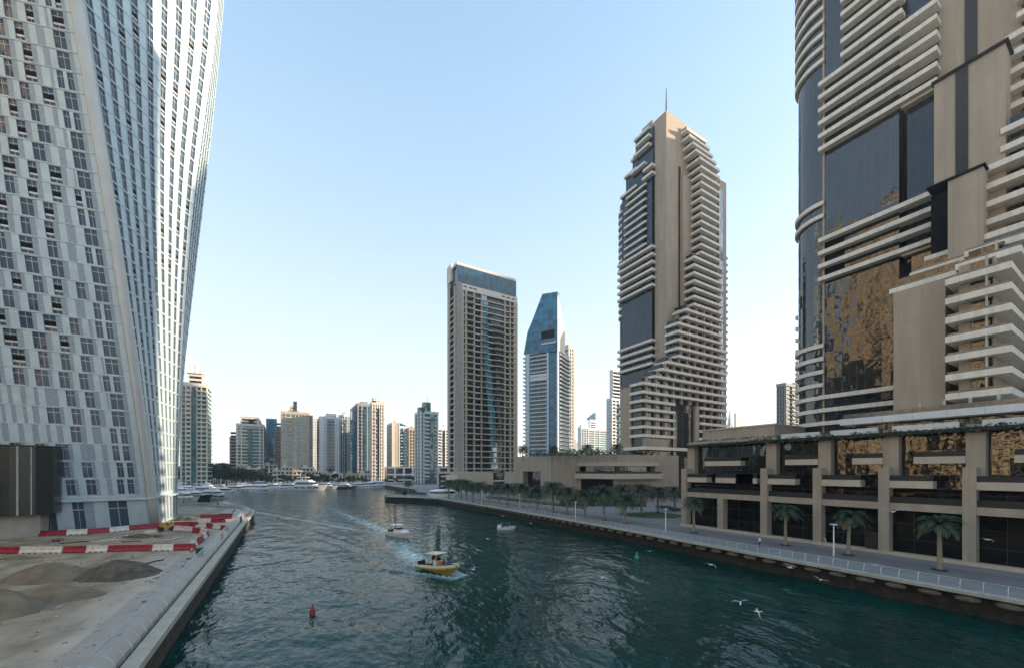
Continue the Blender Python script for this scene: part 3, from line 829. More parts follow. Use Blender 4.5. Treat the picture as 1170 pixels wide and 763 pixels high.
MB().box(xon(821.5,111),xon(826,111),111,130,40,150).build('rear_wing', glass('pale_blue_glass', (.16,.22,.27), ior=1.7), G)
q = MB(); cx, cy = xon(826.5,118), 124
q.prism([(cx-3,118)]+[(cx+1.5+4.2*sin(t),cy-6.2*cos(t)) for t in [pi/2*i/8 for i in range(9)]]+[(cx-3,cy)], 2.2, zat(208,cx,118)); q.build('rear_wing', M['beige'], G)
for k in list(range(8,26)):
    if k%1==0: MB().box(cx+4.8,cx+6.6,119.5,123,gl(k)+8,gl(k)+9).build('rear_balcony', M['beige'], G)

# ---------------------------------------------------------------- podium in the middle of the picture
CP = thing('centre_podium', (110,115,2.2), 'low beige stone podium with a wrap-around balcony behind the palm row', 'building')
zc = 20.2
base = [(87,147),(94.4,129),(103,121.5),(106.7,105.6),(138,101.5),(138,150)]
def ccw_box(pts, z0, z1, m): return MB().prism(pts, z0, z1)
# left bay with the tall opening is built round the opening
A_, B_ = Vector((87,147)), Vector((94.4,129)); d = (B_-A_).normalized(); nn = Vector((-d.y,d.x))*-1
if nn.dot(Vector((-1,0))) < 0: nn = -nn
Lf = (B_-A_).length
def onf(s, o=0): p = A_+d*(s*Lf)-nn*o; return (p.x,p.y)
MB().prism([onf(0),onf(.26),onf(.26,6),onf(0,6)],2.2,zc).build('wall', M['podium'], CP)
MB().prism([onf(.73),onf(1),onf(1,6),onf(.73,6)],2.2,zc).build('wall', M['podium'], CP)
MB().prism([onf(.26),onf(.73),onf(.73,6),onf(.26,6)],13.8,zc).build('wall', M['podium'], CP)
MB().prism([onf(.26,4),onf(.73,4),onf(.73,6),onf(.26,6)],2.2,13.8).build('entrance_glass', M['goldglass'], CP)
MB().prism([(94.5,129),(103,121.5),(110,128),(100,140)],2.2,zc-.01).build('wall', M['podium'], CP)
MB().prism([onf(0,5.9),onf(1,5.9),(138,125),(138,150)],2.2,zc-.02).build('wall', M['podium'], CP)
# corner bay: solid above and beside, glazed band between two balcony parapets
c0, c1, c2 = (103,121.5), (106.7,105.6), (138,101.5)
MB().prism([c0,c1,c2,(138,128),(106,128)],16.0,zc+.02).build('wall', M['podium'], CP)
MB().prism([c0,c1,c2,(138,128),(106,128)],2.2,11.0).build('wall', M['podium'], CP)
MB().prism([(105.5,121),(108.8,107.9),(126,105.6),(126,126),(107,126)],11.0,16.0).build('glass_wall', M['goldglass'], CP)
MB().prism([(126,103.2),c2,(138,125),(126,125)],11.0,16.0).build('wall', M['podium'], CP)
for z0, z1, o in ((15.9,17.3,1.2),(11.0,13.0,2.2)):
    MB().prism([(103-o,121.5+o*.2),(106.7-o,105.6-o),(125.5+o,103.2-o),(125.5+o,106),(108.5,108.4),(105.2,122)],z0,z1).build('balcony', M['beigepale'], CP)
MB().prism([(101.2,121.7),(104.9,103.9),(127,101.2),(127,101.5),(105.2,104.2),(101.5,121.9)],13.0,13.8).build('dark_balustrade', M['dark'], CP)
MB().prism([(102.9,120.5),(106.3,106.5),(122,104.4),(122,105.5),(107,107.5),(104,121)],4.2,10.9).build('shadowed_glazing', M['recess'], CP)  # near-black panel, the shadow under the balcony put into its colour
hedge(90,136,108,146,zc,zc+2.2,2600,'bushes growing along the roof of the centre podium',.45,7)
# ---------------------------------------------------------------- unseen towers right of the frame, placed and sized to shade the marina
far_beige = mat('distant_stone', (.36,.31,.25), .8, var=.06, scale=.1, grid=(0,3.4,1.3,.35))
def shading_block(D0, D1, X, H, dx=26):
    pts = []
    for xx, dd in ((X,D0),(X+dx,D0),(X+dx,D1),(X,D1)): pts.append((CA*xx+SA*dd, -SA*xx+CA*dd))
    c = (sum(p[0] for p in pts)/4, sum(p[1] for p in pts)/4)
    t = thing('unseen_tower', (c[0],c[1],2.2), 'unseen beige tower block placed beyond the right edge to shade the marina', 'tower', 'towers beyond the right edge')
    MB().prism(pts, 2.2, H).build('wall', far_beige, t)
    MB().prism([((p[0]-c[0])*.6+c[0],(p[1]-c[1])*.6+c[1]) for p in pts], H, H+5).build('roof_house', far_beige, t)
def cast(s0, s1, X, Ht, zt, Xt):
    """block between the sun bearings s0..s1; its shadow reaches height zt at the place Xt metres right of the view axis"""
    k = 1/tan(radians(SUN_AZ-HEAD)); H = zt+(X-Xt)/sin(radians(SUN_AZ-HEAD))*tan(radians(SUN_EL)) if Ht is None else Ht
    shading_block(s0+k*X, s1+k*X, X, H)
cast(-25,20,150,66,0,0); cast(22,50,160,72,0,0)
cast(113.5,124,245,None,92,-80)
cast(124,147,265,None,130,-20)
cast(147,200,330,None,163,80)
cast(200,238,400,None,110,0)
cast(238,285,430,None,143,-15)
cast(330,352,520,None,62,-240)
# unseen towers added left of the frame as reflectors for the right-bank glass
for (x, y, w, d, h) in ((-75,30,26,24,62),(-112,56,24,22,150),(-100,80,24,30,175),(-128,112,30,28,185),(-68,62,10,12,40),(-66,6,20,14,30)):
    t = thing('unseen_tower', (x,y,2.2), 'unseen beige balcony tower added beyond the left edge for the right-bank glass to mirror', 'tower', 'towers beyond the left edge')
    MB().box(x-w/2,x+w/2,y-d/2,y+d/2,2.2,h).build('window_wall', M['recess'], t)
    s = MB()
    for k in range(int((h-8)/3.4)): s.box(x-w/2-.8,x+w/2+.8,y-d/2-.8,y+d/2+.8,6+3.4*k,7.5+3.4*k)
    for fx in (-.22,.22): s.box(x+w*fx-1.1,x+w*fx+1.1,y-d/2-.9,y+d/2+.9,2.2,h+1)
    for fy in (-.28,0,.28): s.box(x-w/2-.9,x+w/2+.9,y+d*fy-.8,y+d*fy+.8,2.2,h+1)
    tag(s.build('balcony_band', mat('painted_sunlit_stone', (.72,.58,.38), .7), t), kind='stuff')  # gold of the low sun put into the stone colour

# ---------------------------------------------------------------- generic tower in its own turned frame
class RT:
    def __init__(s, name, label, pxc, D, px0, px1, ang=0, cat='tower'):
        s.K = at(pxc, D).to_2d(); a = radians(ang); s.ea = Vector((sin(a),cos(a))); s.eb = Vector((cos(a),-sin(a)))
        def solve(px, e):
            A, B = bear(px)               # cross((K+L e), ray)=0
            den = e.x*B-e.y*A
            return abs(-(s.K.x*B-s.K.y*A)/den)
        s.La = solve(px0, s.ea); s.Lb = solve(px1, s.eb); s.D = D
        c = s.K+s.ea*s.La/2+s.eb*s.Lb/2
        s.t = thing(name, (c.x,c.y,2.2), label, cat)
    def p(s, a, b): q = s.K+s.ea*a+s.eb*b; return (q.x,q.y)
    def box(s, a0, a1, b0, b1, z0, z1, mb=None):
        mb = mb or MB(); return mb.prism([s.p(a0,b0),s.p(a1,b0),s.p(a1,b1),s.p(a0,b1)], z0, z1)
    def z(s, py, D=None): return EYE+(537-py)*(D or s.D)/F
    def add(s, name, m, *b): return s.box(*b).build(name, m, s.t)
    def fa(s, px):                         # distance along the left face for a photo bearing
        A, B = bear(px); return abs((s.K.x*B-s.K.y*A)/(s.ea.x*B-s.ea.y*A))
    def fb(s, px):
        A, B = bear(px); return abs((s.K.x*B-s.K.y*A)/(s.eb.x*B-s.eb.y*A))
    def floors(s, m, z0, z1, pitch, h, out, a=(0,1), b=(0,1), name='floor_band', aout=None):
        a0, a1, b0, b1 = a[0]*s.La, a[1]*s.La, b[0]*s.Lb, b[1]*s.Lb
        z = z0
        while z+h < z1:
            s.add(name, m, a0-out, a1+(out if aout is None else aout), b0-out, b1+out, z, z+h); z += pitch
    def piers(s, m, fs, side, w, out, z0, z1, name='pier'):
        for f in fs:
            if side == 'a': s.add(name, m, f*s.La-w/2, f*s.La+w/2, -out, .3, z0, z1)
            else: s.add(name, m, -out, .3, f*s.Lb-w/2, f*s.Lb+w/2, z0, z1)
bt = mat('warm_stone', (.46,.38,.29), .8, var=.06, scale=.1)
bt2 = mat('cream_stone', (.62,.56,.48), .8, var=.05, scale=.1)
bg_ = mat('grey_stone', (.30,.28,.26), .8, var=.06, scale=.1)
bw = mat('pale_panel', (.66,.67,.67), .6, var=.05, scale=.1)
g_blue = glass('blue_glass', (.015,.10,.16), ior=1.7, pane=(1.5,3.4), wav=.1)
g_green = glass('green_glass', (.05,.14,.13), ior=2.0, pane=(1.5,3.4), wav=.15)
g_dark = glass('grey_glass', (.012,.02,.024), ior=1.6, pane=(1.5,3.4), wav=.15)
g_sail = glass('sail_glass', (.012,.13,.20), ior=1.5, pane=(1.6,3.3), wav=.08)
g_skypaint = glass('painted_sky_glass', (.05,.20,.25), ior=2.6, pane=(1.6,3.3), wav=.1)  # cyan of a sky reflection put into the glass colour
g_teal = glass('teal_glass', (.015,.06,.09), ior=1.7, pane=(1.6,3.3), wav=.08)

# M1: the tall slab tower in the middle
t = RT('slab_tower', 'tall beige slab tower with blue glass crown, left of the blue sail-topped tower', 523, 252, 512.5, 590.5)
zt = t.z(301); L = t.Lb
t.add('glass_wall', g_dark, .6, t.La, .3, L-.2, 2.2, zt-1)
zr = t.z(321)
t.add('crown_parapet', bt2, .0, t.La, -.8, L*.98, zt-1, zt+.8)
t.add('crown_parapet', bt2, t.La*.55, t.La, -1.2, 3, zt-8, zt+3.5)
t.add('crown_band', bt2, -.8, .9, 0, L, zr-5.2, zr-1.2)
t.add('crown_glass', g_teal, -.3, 1, -.3, L*.985, zr-1.2, zt-1)
for f in (.08,.17,.24,.72,.81,.90): t.add('vent', M['dark'], -.85, -.78, f*L, f*L+2.4, zr-3.4, zr-2.6)
bpx = [t.fb(p) for p in (523,527.5,528,532.3,541.5,549.5,563,576.5,582.5,588,590.5)]
t.add('corner_pier', bg_, -.9, 2, -.3, bpx[1], 2.2, zr-1)
t.add('corner_pier', bt, -.6, 2, bpx[9]-1.2, L+.3, 2.2, zr-5)
for x, w in ((bpx[1]+.6,1.2),(bpx[3],1.3),(bpx[4],.9),(bpx[5]+.3,.7),(bpx[7],.8),(bpx[8],.9)): t.add('pier', bt, -.7, 1, x-w/2, x+w/2, 2.2, zr-5)
t.add('side_pier', bt, 2.5, 5, -.9, .5, 2.2, zr-2); t.add('side_pier', bt, t.La-4, t.La, -.9, .5, 2.2, zt+2)
t.add('side_recess', M['recess'], 5, t.La-4, -.25, .5, 2.2, zr)
k = 0; z = zr-8.9
while z > 12:
    t.add('floor_band', bt2, -.55, .8, bpx[1], L-.5, z, z+.6)
    t.add('balcony', bt, -1.7, .8, bpx[3], bpx[4], z-.1, z+.55)
    t.add('balcony', bt, -1.5, .8, bpx[8], bpx[9], z-.1, z+.55)
    if k > 3:
        t.add('balcony', bt, -1.9, .8, bpx[5]-.5, bpx[5]+4.5, z-.1, z+.35)
        q = MB(); b0, b1 = bpx[6], bpx[7]
        q.prism([t.p(.5,b0-1), t.p(-1.2,b0), t.p(-2.3,(b0+b1)/2), t.p(-1.4,b1), t.p(.5,b1)], z-.1, z+.5); q.build('balcony', bt, t.t)
    pb_ = 549.5+max(0,min(1,(zr-z-30)/70))*10+(k%3)*.6; t.add('sky_reflection_pane', g_skypaint, -.5, .62, t.fb(pb_), t.fb(pb_+6.5+(k%2)), z+.6, z+3.3)  # cyan panes drifting floor by floor, a painted sky reflection
    t.add('side_band', bt, .5, t.La-.5, -.75, .4, z, z+.9)
    z -= 3.9; k += 1
t.add('base_wall', bt, -2.5, t.La+6, -6, L*.55, 2.2, 13.5); t.add('base_wall', bt, -2.5, t.La, L*.75, L+8, 2.2, 13.5)
t.add('base_glass', g_dark, -1.5, t.La, L*.5, L*.8, 2.2, 12.5); t.add('base_slab', bt2, -2.4, 3, L*.5, L*.8, 6.8, 7.6)
t.add('base_tower', bt2, -7, 0, -9, -3, 2.2, 11.5)
for i in range(3): t.add('base_slab', bt2, -3.1, 1, -12, -3.2, 4+3*i, 5.0+3*i)
t.add('base_glass', g_dark, -1.6, 2, -12, -3.1, 2.2, 12.2)

# M2: sail-topped blue tower
t = RT('sail_tower', 'slim tower under a sloping blue glass sail, between the slab tower and the chevron tower', 637, 330, 600, 651, -30.4)
La, Lb = t.La, t.Lb; zt = t.z(396)
t.add('glass_wall', g_sail, .5, La, .5, Lb, 2.2, zt)
t.add('frame', bw, t.fa(627), t.fa(625), -.6, .6, 2.2, zt); t.add('frame', bw, t.fa(605), t.fa(601), -.6, .6, 2.2, zt)
t.add('frame', bw, t.fa(627), t.fa(602), -.5, .6, zt-3, zt+1.5); t.add('frame', bw, -.5, .6, -.5, 2, 2.2, zt)
t.add('blank_storey', bw, t.fa(626), t.fa(606), -.9, .6, t.z(431), t.z(424.5))
z = zt-6
while z > 14:
    t.add('balcony', bw, t.fa(625.5), t.fa(606), -1.5, .6, z, z+.85)
    t.add('balcony', bw, La-1.2, La+1.6, -1.5, 4, z, z+1.15)
    t.add('balcony', bt2, -1.5, .6, 3.0, Lb+.8, z, z+1.1)
    t.add('window', g_dark, t.fa(620), t.fa(611), -.3, .52, z+1.2, z+3.4)
    z -= 3.5
Q = MB(); a1 = La+1; a0 = -.3
prof = [(a0, zt-4), (a1, zt-2)]+[(t.fa(p), t.z(y, dep(*t.p(t.fa(p),-.9)))) for p, y in ((603.2,379.5),(608.6,366.5),(614.6,350.5),(620.3,336))]+[(a0, t.z(334))]
for s in (0,):
    fr = [(*t.p(a, -.9), z) for a, z in prof]; bk = [(*t.p(a, 3.0), z) for a, z in prof]
    Q.quad(*fr[::-1]); Q.quad(*bk)
    for i in range(len(fr)): j = (i+1)%len(fr); Q.quad(fr[i],fr[j],bk[j],bk[i])
Q.build('glass_sail', g_sail, t.t)
t.add('sail_opening', M['recess'], t.fa(634), t.fa(619), -1.05, -.85, t.z(385), t.z(376))
t.add('sail_rail', bw, t.fa(636), t.fa(619), -1.3, -.85, t.z(391), t.z(389.6))
Q = MB(); Q.prism([t.p(-.5,-.8),t.p(-.5,Lb*.55),t.p(6,Lb*.55),t.p(6,-.8)], zt-3, [t.z(336),t.z(372),t.z(372),t.z(336)]); Q.build('side_wall', bt2, t.t)
t.add('roof_house', bt2, 3, 14, Lb*.3, Lb, zt, t.z(398)+4)
t = RT('annex_tower', 'lower beige tower showing just behind the right side of the blue sail-topped tower', 650, 372, 646, 655.5)
t.add('window_wall', g_dark, .5, 20, .5, t.Lb, 2.2, t.z(398)); t.floors(bt2, 8, t.z(398), 3.4, 1.5, .3); t.piers(bt2, (0,.5,1), 'b', 1.6, .5, 2.2, t.z(396)); t.add('roof_house', bt2, 2, 10, 1, 5, t.z(398), t.z(392))

# far towers round the basin
def simple(name, label, pxc, D, px0, px1, ytop, wall, gl_, ang=0, pitch=3.5, h=.9, out=.7, pa=(0,.33,.66,1), pb=(0,.33,.66,1), pw=1.0, steps=(), crown=None, depth=None):
    t = RT(name, label, pxc, D, px0, px1, ang)
    zt = t.z(ytop)
    La_ = max(t.La, 6)
    t.La = La_
    if t.Lb < 4: t.Lb = 14
    t.add('glass_wall', gl_, 0, t.La, 0, t.Lb, 2.2, zt)
    if wall is not None:
        t.floors(wall, 6, zt, pitch, h, out)
        t.piers(wall, pa, 'a', pw, out+.25, 2.2, zt+.6); t.piers(wall, pb, 'b', pw, out+.25, 2.2, zt+.6)
        t.add('roof_edge', wall, -out-.2, t.La+out, -out-.2, t.Lb+out, zt-1.6, zt+.8)
    for (a0,a1,b0,b1,y) in steps:
        z2 = t.z(y); m_ = wall or gl_
        t.add('upper_storeys', m_, a0*t.La, a1*t.La, b0*t.Lb, b1*t.Lb, zt, z2)
        z = zt+1.2
        while z < z2-2.5: t.add('window', g_dark, a0*t.La-.15, a0*t.La+.3, b0*t.Lb+1.5, b1*t.Lb-1.5, z, z+1.8); z += 3.5
        t.add('roof_edge', m_, a0*t.La-.4, a1*t.La+.4, b0*t.Lb-.4, b1*t.Lb+.4, z2, z2+.6)
    rq = random.Random(int(pxc*10))
    zq = t.z(min([q[4] for q in steps])) if steps else zt
    if not steps:
        for i in range(3):
            a = rq.uniform(.1,.6)*t.La; b = rq.uniform(.1,.7)*t.Lb; t.add('roof_plant', wall or bw, a, a+rq.uniform(3,6), b, b+rq.uniform(2,5), zt, zt+rq.uniform(1.8,4.5))
    if wall is not None and t.Lb > 9 and D < 480:
        t.add('centre_bay', gl_, -1.5, .5, t.Lb*.42, t.Lb*.58, 2.2, zt-5)
        z = 9
        while z < zt-6: t.add('balcony', wall, -1.9, .3, t.Lb*rq.choice([.18,.20]), t.Lb*.36, z, z+.95); z += pitch*rq.choice([1,1,1,2])
    MB().path([(*t.p(t.La*.3,t.Lb*.5),zq),(*t.p(t.La*.3,t.Lb*.5),zq+rq.uniform(4,9))],[.14,.06],5).build('aerial', M['dark'], t.t)
    return t
t = simple('pointed_tower', 'pale green and cream tower with slanted blade crown, next to the white twisting tower', 207.5, 300, 200, 236.5, 437, bt2, g_green, 0, h=.55, pa=(0,.5,1), pb=(0,.17,.36,.60,.78,1), pw=.8, steps=((.1,.8,.2,.86,424),))
for q0, q1 in ((.17,.36),(.62,1)):
    z = 6
    while z < t.z(438): t.add('balcony', bt2, -1.5, .5, t.Lb*q0, t.Lb*q1, z, z+1.1); z += 3.5
z1 = t.z(430); z2 = t.z(404)
z1 = t.z(424)
for f, g, hh in ((.20,.50,403),(.52,.70,409),(.72,.86,414)):
    Q = MB(); b0, b1 = f*t.Lb, g*t.Lb; Q.prism([t.p(1,b0),t.p(1,b1),t.p(5,b1),t.p(5,b0)], z1-.2, [t.z(hh),t.z(hh+10),t.z(hh+12),t.z(hh+2)]); Q.build('crown_blade', bw, t.t)
t = simple('stepped_apartment_block', 'wide beige stepped block with balcony rows, leftmost of the far group', 271, 400, 259, 301, 484, bt2, g_green, 0, h=.95, pa=(0,.25,.5,.75,1), pb=(.0,.16,.86,1), pw=1.1, steps=((.05,.9,.1,.8,475),))
t.add('roof_arch', M['recess'], t.La*.05-.4, t.La*.1, t.Lb*.42, t.Lb*.62, t.z(482), t.z(477))
t.add('side_wing', bt, t.La*.3, t.La, -9, 0, 2.2, t.z(497)); 
for k in range(14): t.add('wing_window', g_dark, t.La*.3-.2, t.La*.3+.2, -8, -1.5, 8+3.5*k, 10.2+3.5*k)
simple('blue_slab_tower', 'slim plain blue glass tower between two beige stepped blocks', 304, 500, 302.8, 316.5, 477.5, None, g_blue, 0, depth=22)
t = simple('stepped_apartment_block', 'tallest beige stepped block of the far group, with glazed top turret', 322, 400, 314, 352.5, 470, bt, g_green, 0, h=.95, pa=(0,.25,.5,.75,1), pb=(0,.13,.32,.50,.62,.86,1), pw=.9, steps=((.1,.8,.26,.64,463),(.1,.8,.34,.58,458)))
t.add('turret_glass', g_dark, 0, 6, t.Lb*.42, t.Lb*.56, t.z(468), t.z(457)); t.add('side_wing', bt, t.La*.2, t.La, -7, 0, 2.2, t.z(480))
for k in range(18): t.add('wing_window', g_dark, t.La*.2-.2, t.La*.2+.2, -6, -1.2, 8+3.5*k, 10.2+3.5*k)
simple('narrow_glass_tower', 'narrow blue-grey glass tower directly right of the tallest beige stepped block', 353, 470, 351, 357.5, 474, None, g_dark, 0, depth=20)
simple('white_slab_tower', 'very pale narrow slab standing between the narrow glass tower and the white framed tower', 357.6, 520, 356.5, 363.5, 476, bw, g_teal, 0, h=2.2)
t = simple('white_framed_tower', 'white framed tower with blue-grey glass centre and open curved top', 366, 420, 363, 387.5, 476, bw, g_teal, 0, h=.5, pa=(0,1), pb=(.04,.16,.26,.82,.95), pw=2.2, steps=((.3,.8,.3,.85,473),))
t.add('roof_screen', M['steel'], 0, 1, t.Lb*.3, t.Lb*.85, t.z(476), t.z(471.5))
t = simple('green_glass_tower', 'pale green glass tower with white fins, right of the white framed tower', 389, 440, 387.3, 401, 474, bw, g_green, 0, h=.4, pb=(0,.2,.4,.62,.8,1), pw=.9, steps=((.2,.8,.3,.6,470.5),))
t.add('spike', bw, 2, 2.6, t.Lb*.5, t.Lb*.5+.6, t.z(471), t.z(466))
t = simple('dark_glass_tower', 'dark blue-grey glass tower abutting the sunlit cream tower', 409, 395, 401, 424, 461, bg_, g_blue, 0, h=.6, pa=(0,.2,.4,.6,.8,1), pb=(0,.3,.7), pw=1.4, steps=((.1,.8,.3,.8,458),))
t.add('side_wing', g_blue, 3, 16, -5, 0, 2.2, t.z(468))
t = simple('sunlit_cream_tower', 'tall cream tower catching the sun, tallest of the far group in the centre', 425.5, 380, 423.5, 438.5, 460, bt2, g_dark, 0, h=1.0, pb=(0,.22,.42,.60,.80,1), pw=1.2, steps=((.2,.9,.1,.7,457),(.2,.9,.1,.35,454.5)))
simple('pink_stone_tower', 'pale pinkish tower with dark left flank, beside the slant-roofed blue slab', 448.5, 440, 443, 455.5, 483, bt2, g_dark, 0, h=1.0, pb=(0,.3,.55,.8,1), pw=2.2)
t = simple('slanted_glass_tower', 'pale blue glass slab with slanted roof beside the pinkish tower', 456, 445, 454, 466, 487, bw, g_blue, 0, h=.4, pb=(0,.5,1), pw=.8)
Q = MB(); Q.prism([t.p(0,0),t.p(0,t.Lb),t.p(6,t.Lb),t.p(6,0)], t.z(487)+.8, [t.z(482.5),t.z(486),t.z(486),t.z(482.5)]); Q.build('slanted_roof', g_blue, t.t)
simple('brown_tower', 'lower brown balcony tower between the blue slab and the green glass balcony tower', 467.5, 430, 465, 473.6, 489, bt, g_dark, 0, h=1.0, pb=(0,.5,1))
t = simple('green_balcony_tower', 'dark green glass tower with white balconies and round turret, just left of the slab tower', 481, 345, 475, 500, 470, bw, g_green, 0, h=.5, pa=(0,.5,1), pb=(0,.16,.56,.98), pw=1.2, steps=((.2,.8,.1,.2,467),))
t.add('centre_glass', g_green, -1.2, 1, t.Lb*.5, t.Lb*.78, 2.2, t.z(472))
for k in range(16):
    t.add('balcony', bw, -1.6, .2, t.Lb*.2, t.Lb*.5, 8+3.5*k, 9.4+3.5*k); t.add('balcony', bw, -1.2, .2, t.Lb*.8, t.Lb*1.02, 8+3.5*k, 9.2+3.5*k)
c = t.p(6, t.Lb*.45); MB().tube((c[0],c[1],t.z(471)),(c[0],c[1],t.z(458)),4.2,4.2,14).build('turret', g_green, t.t); MB().tube((c[0]+1,c[1],t.z(458)),(c[0]+1,c[1],t.z(449)),.25,.1).build('mast', M['steel'], t.t)
c = t.p(3, t.Lb*.12); MB().tube((c[0],c[1],t.z(471)),(c[0],c[1],t.z(465)),4.2,4.2,14).build('turret', g_green, t.t)
simple('white_tower', 'white tower half hidden behind the left edge of the tall slab tower', 500.5, 460, 499.5, 513, 488, bw, g_dark, 0, h=1.6)
t = simple('low_glass_block', 'low pale green glass block left of the peaked roof, right of the annex tower', 664, 560, 661, 672, 488, bw, g_green, 0, h=.8)
t = simple('peaked_tower', 'small blue glass tower with pointed sail roof and mast, left of the chevron tower', 672, 600, 670, 693, 489, bw, g_green, 0, h=.9, pb=(0,.3,.6,1), steps=((.1,.6,.1,.45,479),))
Q = MB(); Q.prism([t.p(2,t.Lb*.1),t.p(2,t.Lb*.45),t.p(8,t.Lb*.45),t.p(8,t.Lb*.1)], t.z(479)+.6, [t.z(477),t.z(470),t.z(470),t.z(477)]); Q.build('sail_roof', g_blue, t.t)
c = t.p(3, t.Lb*.42); MB().tube((c[0],c[1],t.z(472)),(c[0],c[1],t.z(455)),.5,.2).build('mast', M['steel'], t.t)
t = simple('pale_balcony_tower', 'tall pale tower with dark balcony slots, half behind the chevron tower', 699, 400, 694, 712, 455, bw, g_teal, 0, h=1.7, pb=(0,.3,.6,1), steps=((.2,.9,.15,1,422),))
for k in range(8): t.add('balcony', bw, -1, 1, t.Lb*.05, t.Lb, t.z(452)+3.6*k, t.z(452)+3.6*k+1.2)
t = simple('far_spired_tower', 'faint far skyscraper with a pointed crown, right of the chevron tower', 834, 1300, 832, 840, 487, None, g_teal, 0)
c = t.p(10, t.Lb*.5); MB().tube((c[0],c[1],t.z(487)),(c[0],c[1],t.z(466)),8,.3,4).build('spire', g_teal, t.t)
t = simple('far_slab_tower', 'faint far pale slab with a thin mast, right of the far pointed skyscraper', 841, 1400, 840, 852, 472, bw, g_teal, 0, h=1, pw=3)
c = t.p(10, t.Lb*.2); MB().tube((c[0],c[1],t.z(472)),(c[0],c[1],t.z(459)),1.2,.4).build('mast', bw, t.t)
simple('grey_glass_tower', 'plain grey-green glass tower peeping out left of the near stepped tower', 897, 330, 895.5, 930, 438, bg_, g_teal, 0, h=.4, pb=(0,.2,.4,.6,1), pw=.5)
simple('white_tower', 'lower pale tower seen through the gap left of the chevron tower base', 688, 700, 686, 696, 503, bw, g_teal, 0)
simple('white_tower', 'small pale tower in the gap between the annex tower and the low glass block', 657.5, 650, 656.5, 661, 504, bw, g_dark, 0)
t = RT('crane_jib_roof', 'distant roof with a slanted screen beyond the beige roof pavilion', 862, 500, 858, 884); t.add('wall', bw, 0, 30, 0, t.Lb, 2.2, t.z(495)); t.add('roof_screen', bw, 1, 2, t.Lb*.6, t.Lb, t.z(495), t.z(491.5))

# ---------------------------------------------------------------- far shore of the basin
def cp(X, D): return (CA*X+SA*D, -SA*X+CA*D)
m = MB(); m.prism([cp(-420,338),cp(-115,345),cp(-95,372),cp(-10,380),cp(600,400),cp(1500,1800),cp(-1500,1800)], -2.5, 2.2)
tag(m.build('far_shore_ground', sand), kind='structure')
m = MB(); m.prism([cp(-420,336),cp(-115,343),cp(-115,345),cp(-420,338)], -2.5, 2.5); m.prism([cp(-115,343),cp(-94,370.5),cp(-95,372),cp(-116,345)], -2.5, 2.5); m.prism([cp(-94,370.5),cp(-9,378.5),cp(-10,380),cp(-95,372)],-2.5,2.5)
tag(m.build('far_quay_wall', cope), kind='structure')
# framed podium under the far towers
t = RT('framed_podium', 'low white framed podium with dark glass bays, left of the slab tower', 431, 392, 430, 512, 28)
t.add('glass_wall', g_dark, 1, 20, 0, t.Lb, 2.2, t.z(534))
for i in range(9): t.add('pier', bw, -.5, 1.5, t.Lb*i/8-.9, t.Lb*i/8+.9, 2.2, t.z(533))
for y in (533.4,541.5,547.5): t.add('beam', bw, -.4, 1.5, 0, t.Lb, t.z(y)-.9, t.z(y)+.6)
# villas
R_ = random.Random(8)
vl = [(270,398,10,532),(281,385,9,535),(292,372,11,536),(302,395,12,531),(312,368,10,537),(322,392,10,533),(334,366,12,537.5),(345,390,11,534),(356,375,9,538),(368,366,11,540),(380,366,9,541),(215,372,13,529),(396,380,14,541),(411,380,12,541),(222,380,7,522)]
vlab = {215:'cream arcaded house under the right half of the pointed green and cream tower', 222:'small cream turreted house on the skyline right below the pointed green tower',
 270:'cream villa at the left foot of the leftmost wide beige stepped block', 281:'beige villa in the trees below the middle of the leftmost wide beige stepped block', 292:'tall cream villa below the right part of the leftmost wide beige block',
 302:'tall cream villa at the foot of the slim plain blue glass tower', 312:'cream villa by the yachts, just right of the slim blue glass tower foot', 322:'high cream villa below the left edge of the tallest beige stepped block',
 334:'low cream villa by the yachts below the turret of the tallest beige block', 345:'beige villa high up below the right side of the tallest beige stepped block', 356:'low cream villa between the tallest beige block and the white framed tower',
 368:'low cream villa at the left foot of the white framed tower', 380:'low beige villa at the right foot of the white framed tower', 396:'wide low house at the foot of the pale green glass tower with white fins',
 411:'wide low cream house at the foot of the dark blue-grey glass tower'}
for i, (px, D, w, y) in enumerate(vl):
    t = RT('waterfront_villa', vlab[px], px, D, px-2, px+2)
    w0 = w*.55; zt = t.z(y); t.t['group'] = 'villas on the far shore'
    left = sorted(vl).index((px,D,w,y))
    mm_ = bt2 if i % 3 else bt
    t.add('wall', mm_, 0, w0, 0, w, 2.2, zt)
    nf = max(2, int((zt-2.2)/3.4))
    for f in range(nf):
        for c in range(3):
            t.add('window', M['recess'], -.08, .2, w*(.08+.31*c), w*(.08+.31*c)+w*.17, 3.2+f*(zt-2.6)/nf, 5.2+f*(zt-2.6)/nf)
        t.add('balcony', mm_, -1.1, .1, w*(.1 if f%2 else .5), w*(.5 if f%2 else .9), 2.4+f*(zt-2.6)/nf+3.0, 2.4+f*(zt-2.6)/nf+3.8)
    t.add('roof_parapet', mm_, -.3, w0+.3, -.3, w+.3, zt, zt+.7)
    t.add('roof_turret', mm_, w0*.3, w0*.7, w*.1, w*.4, zt+.7, zt+2.8)
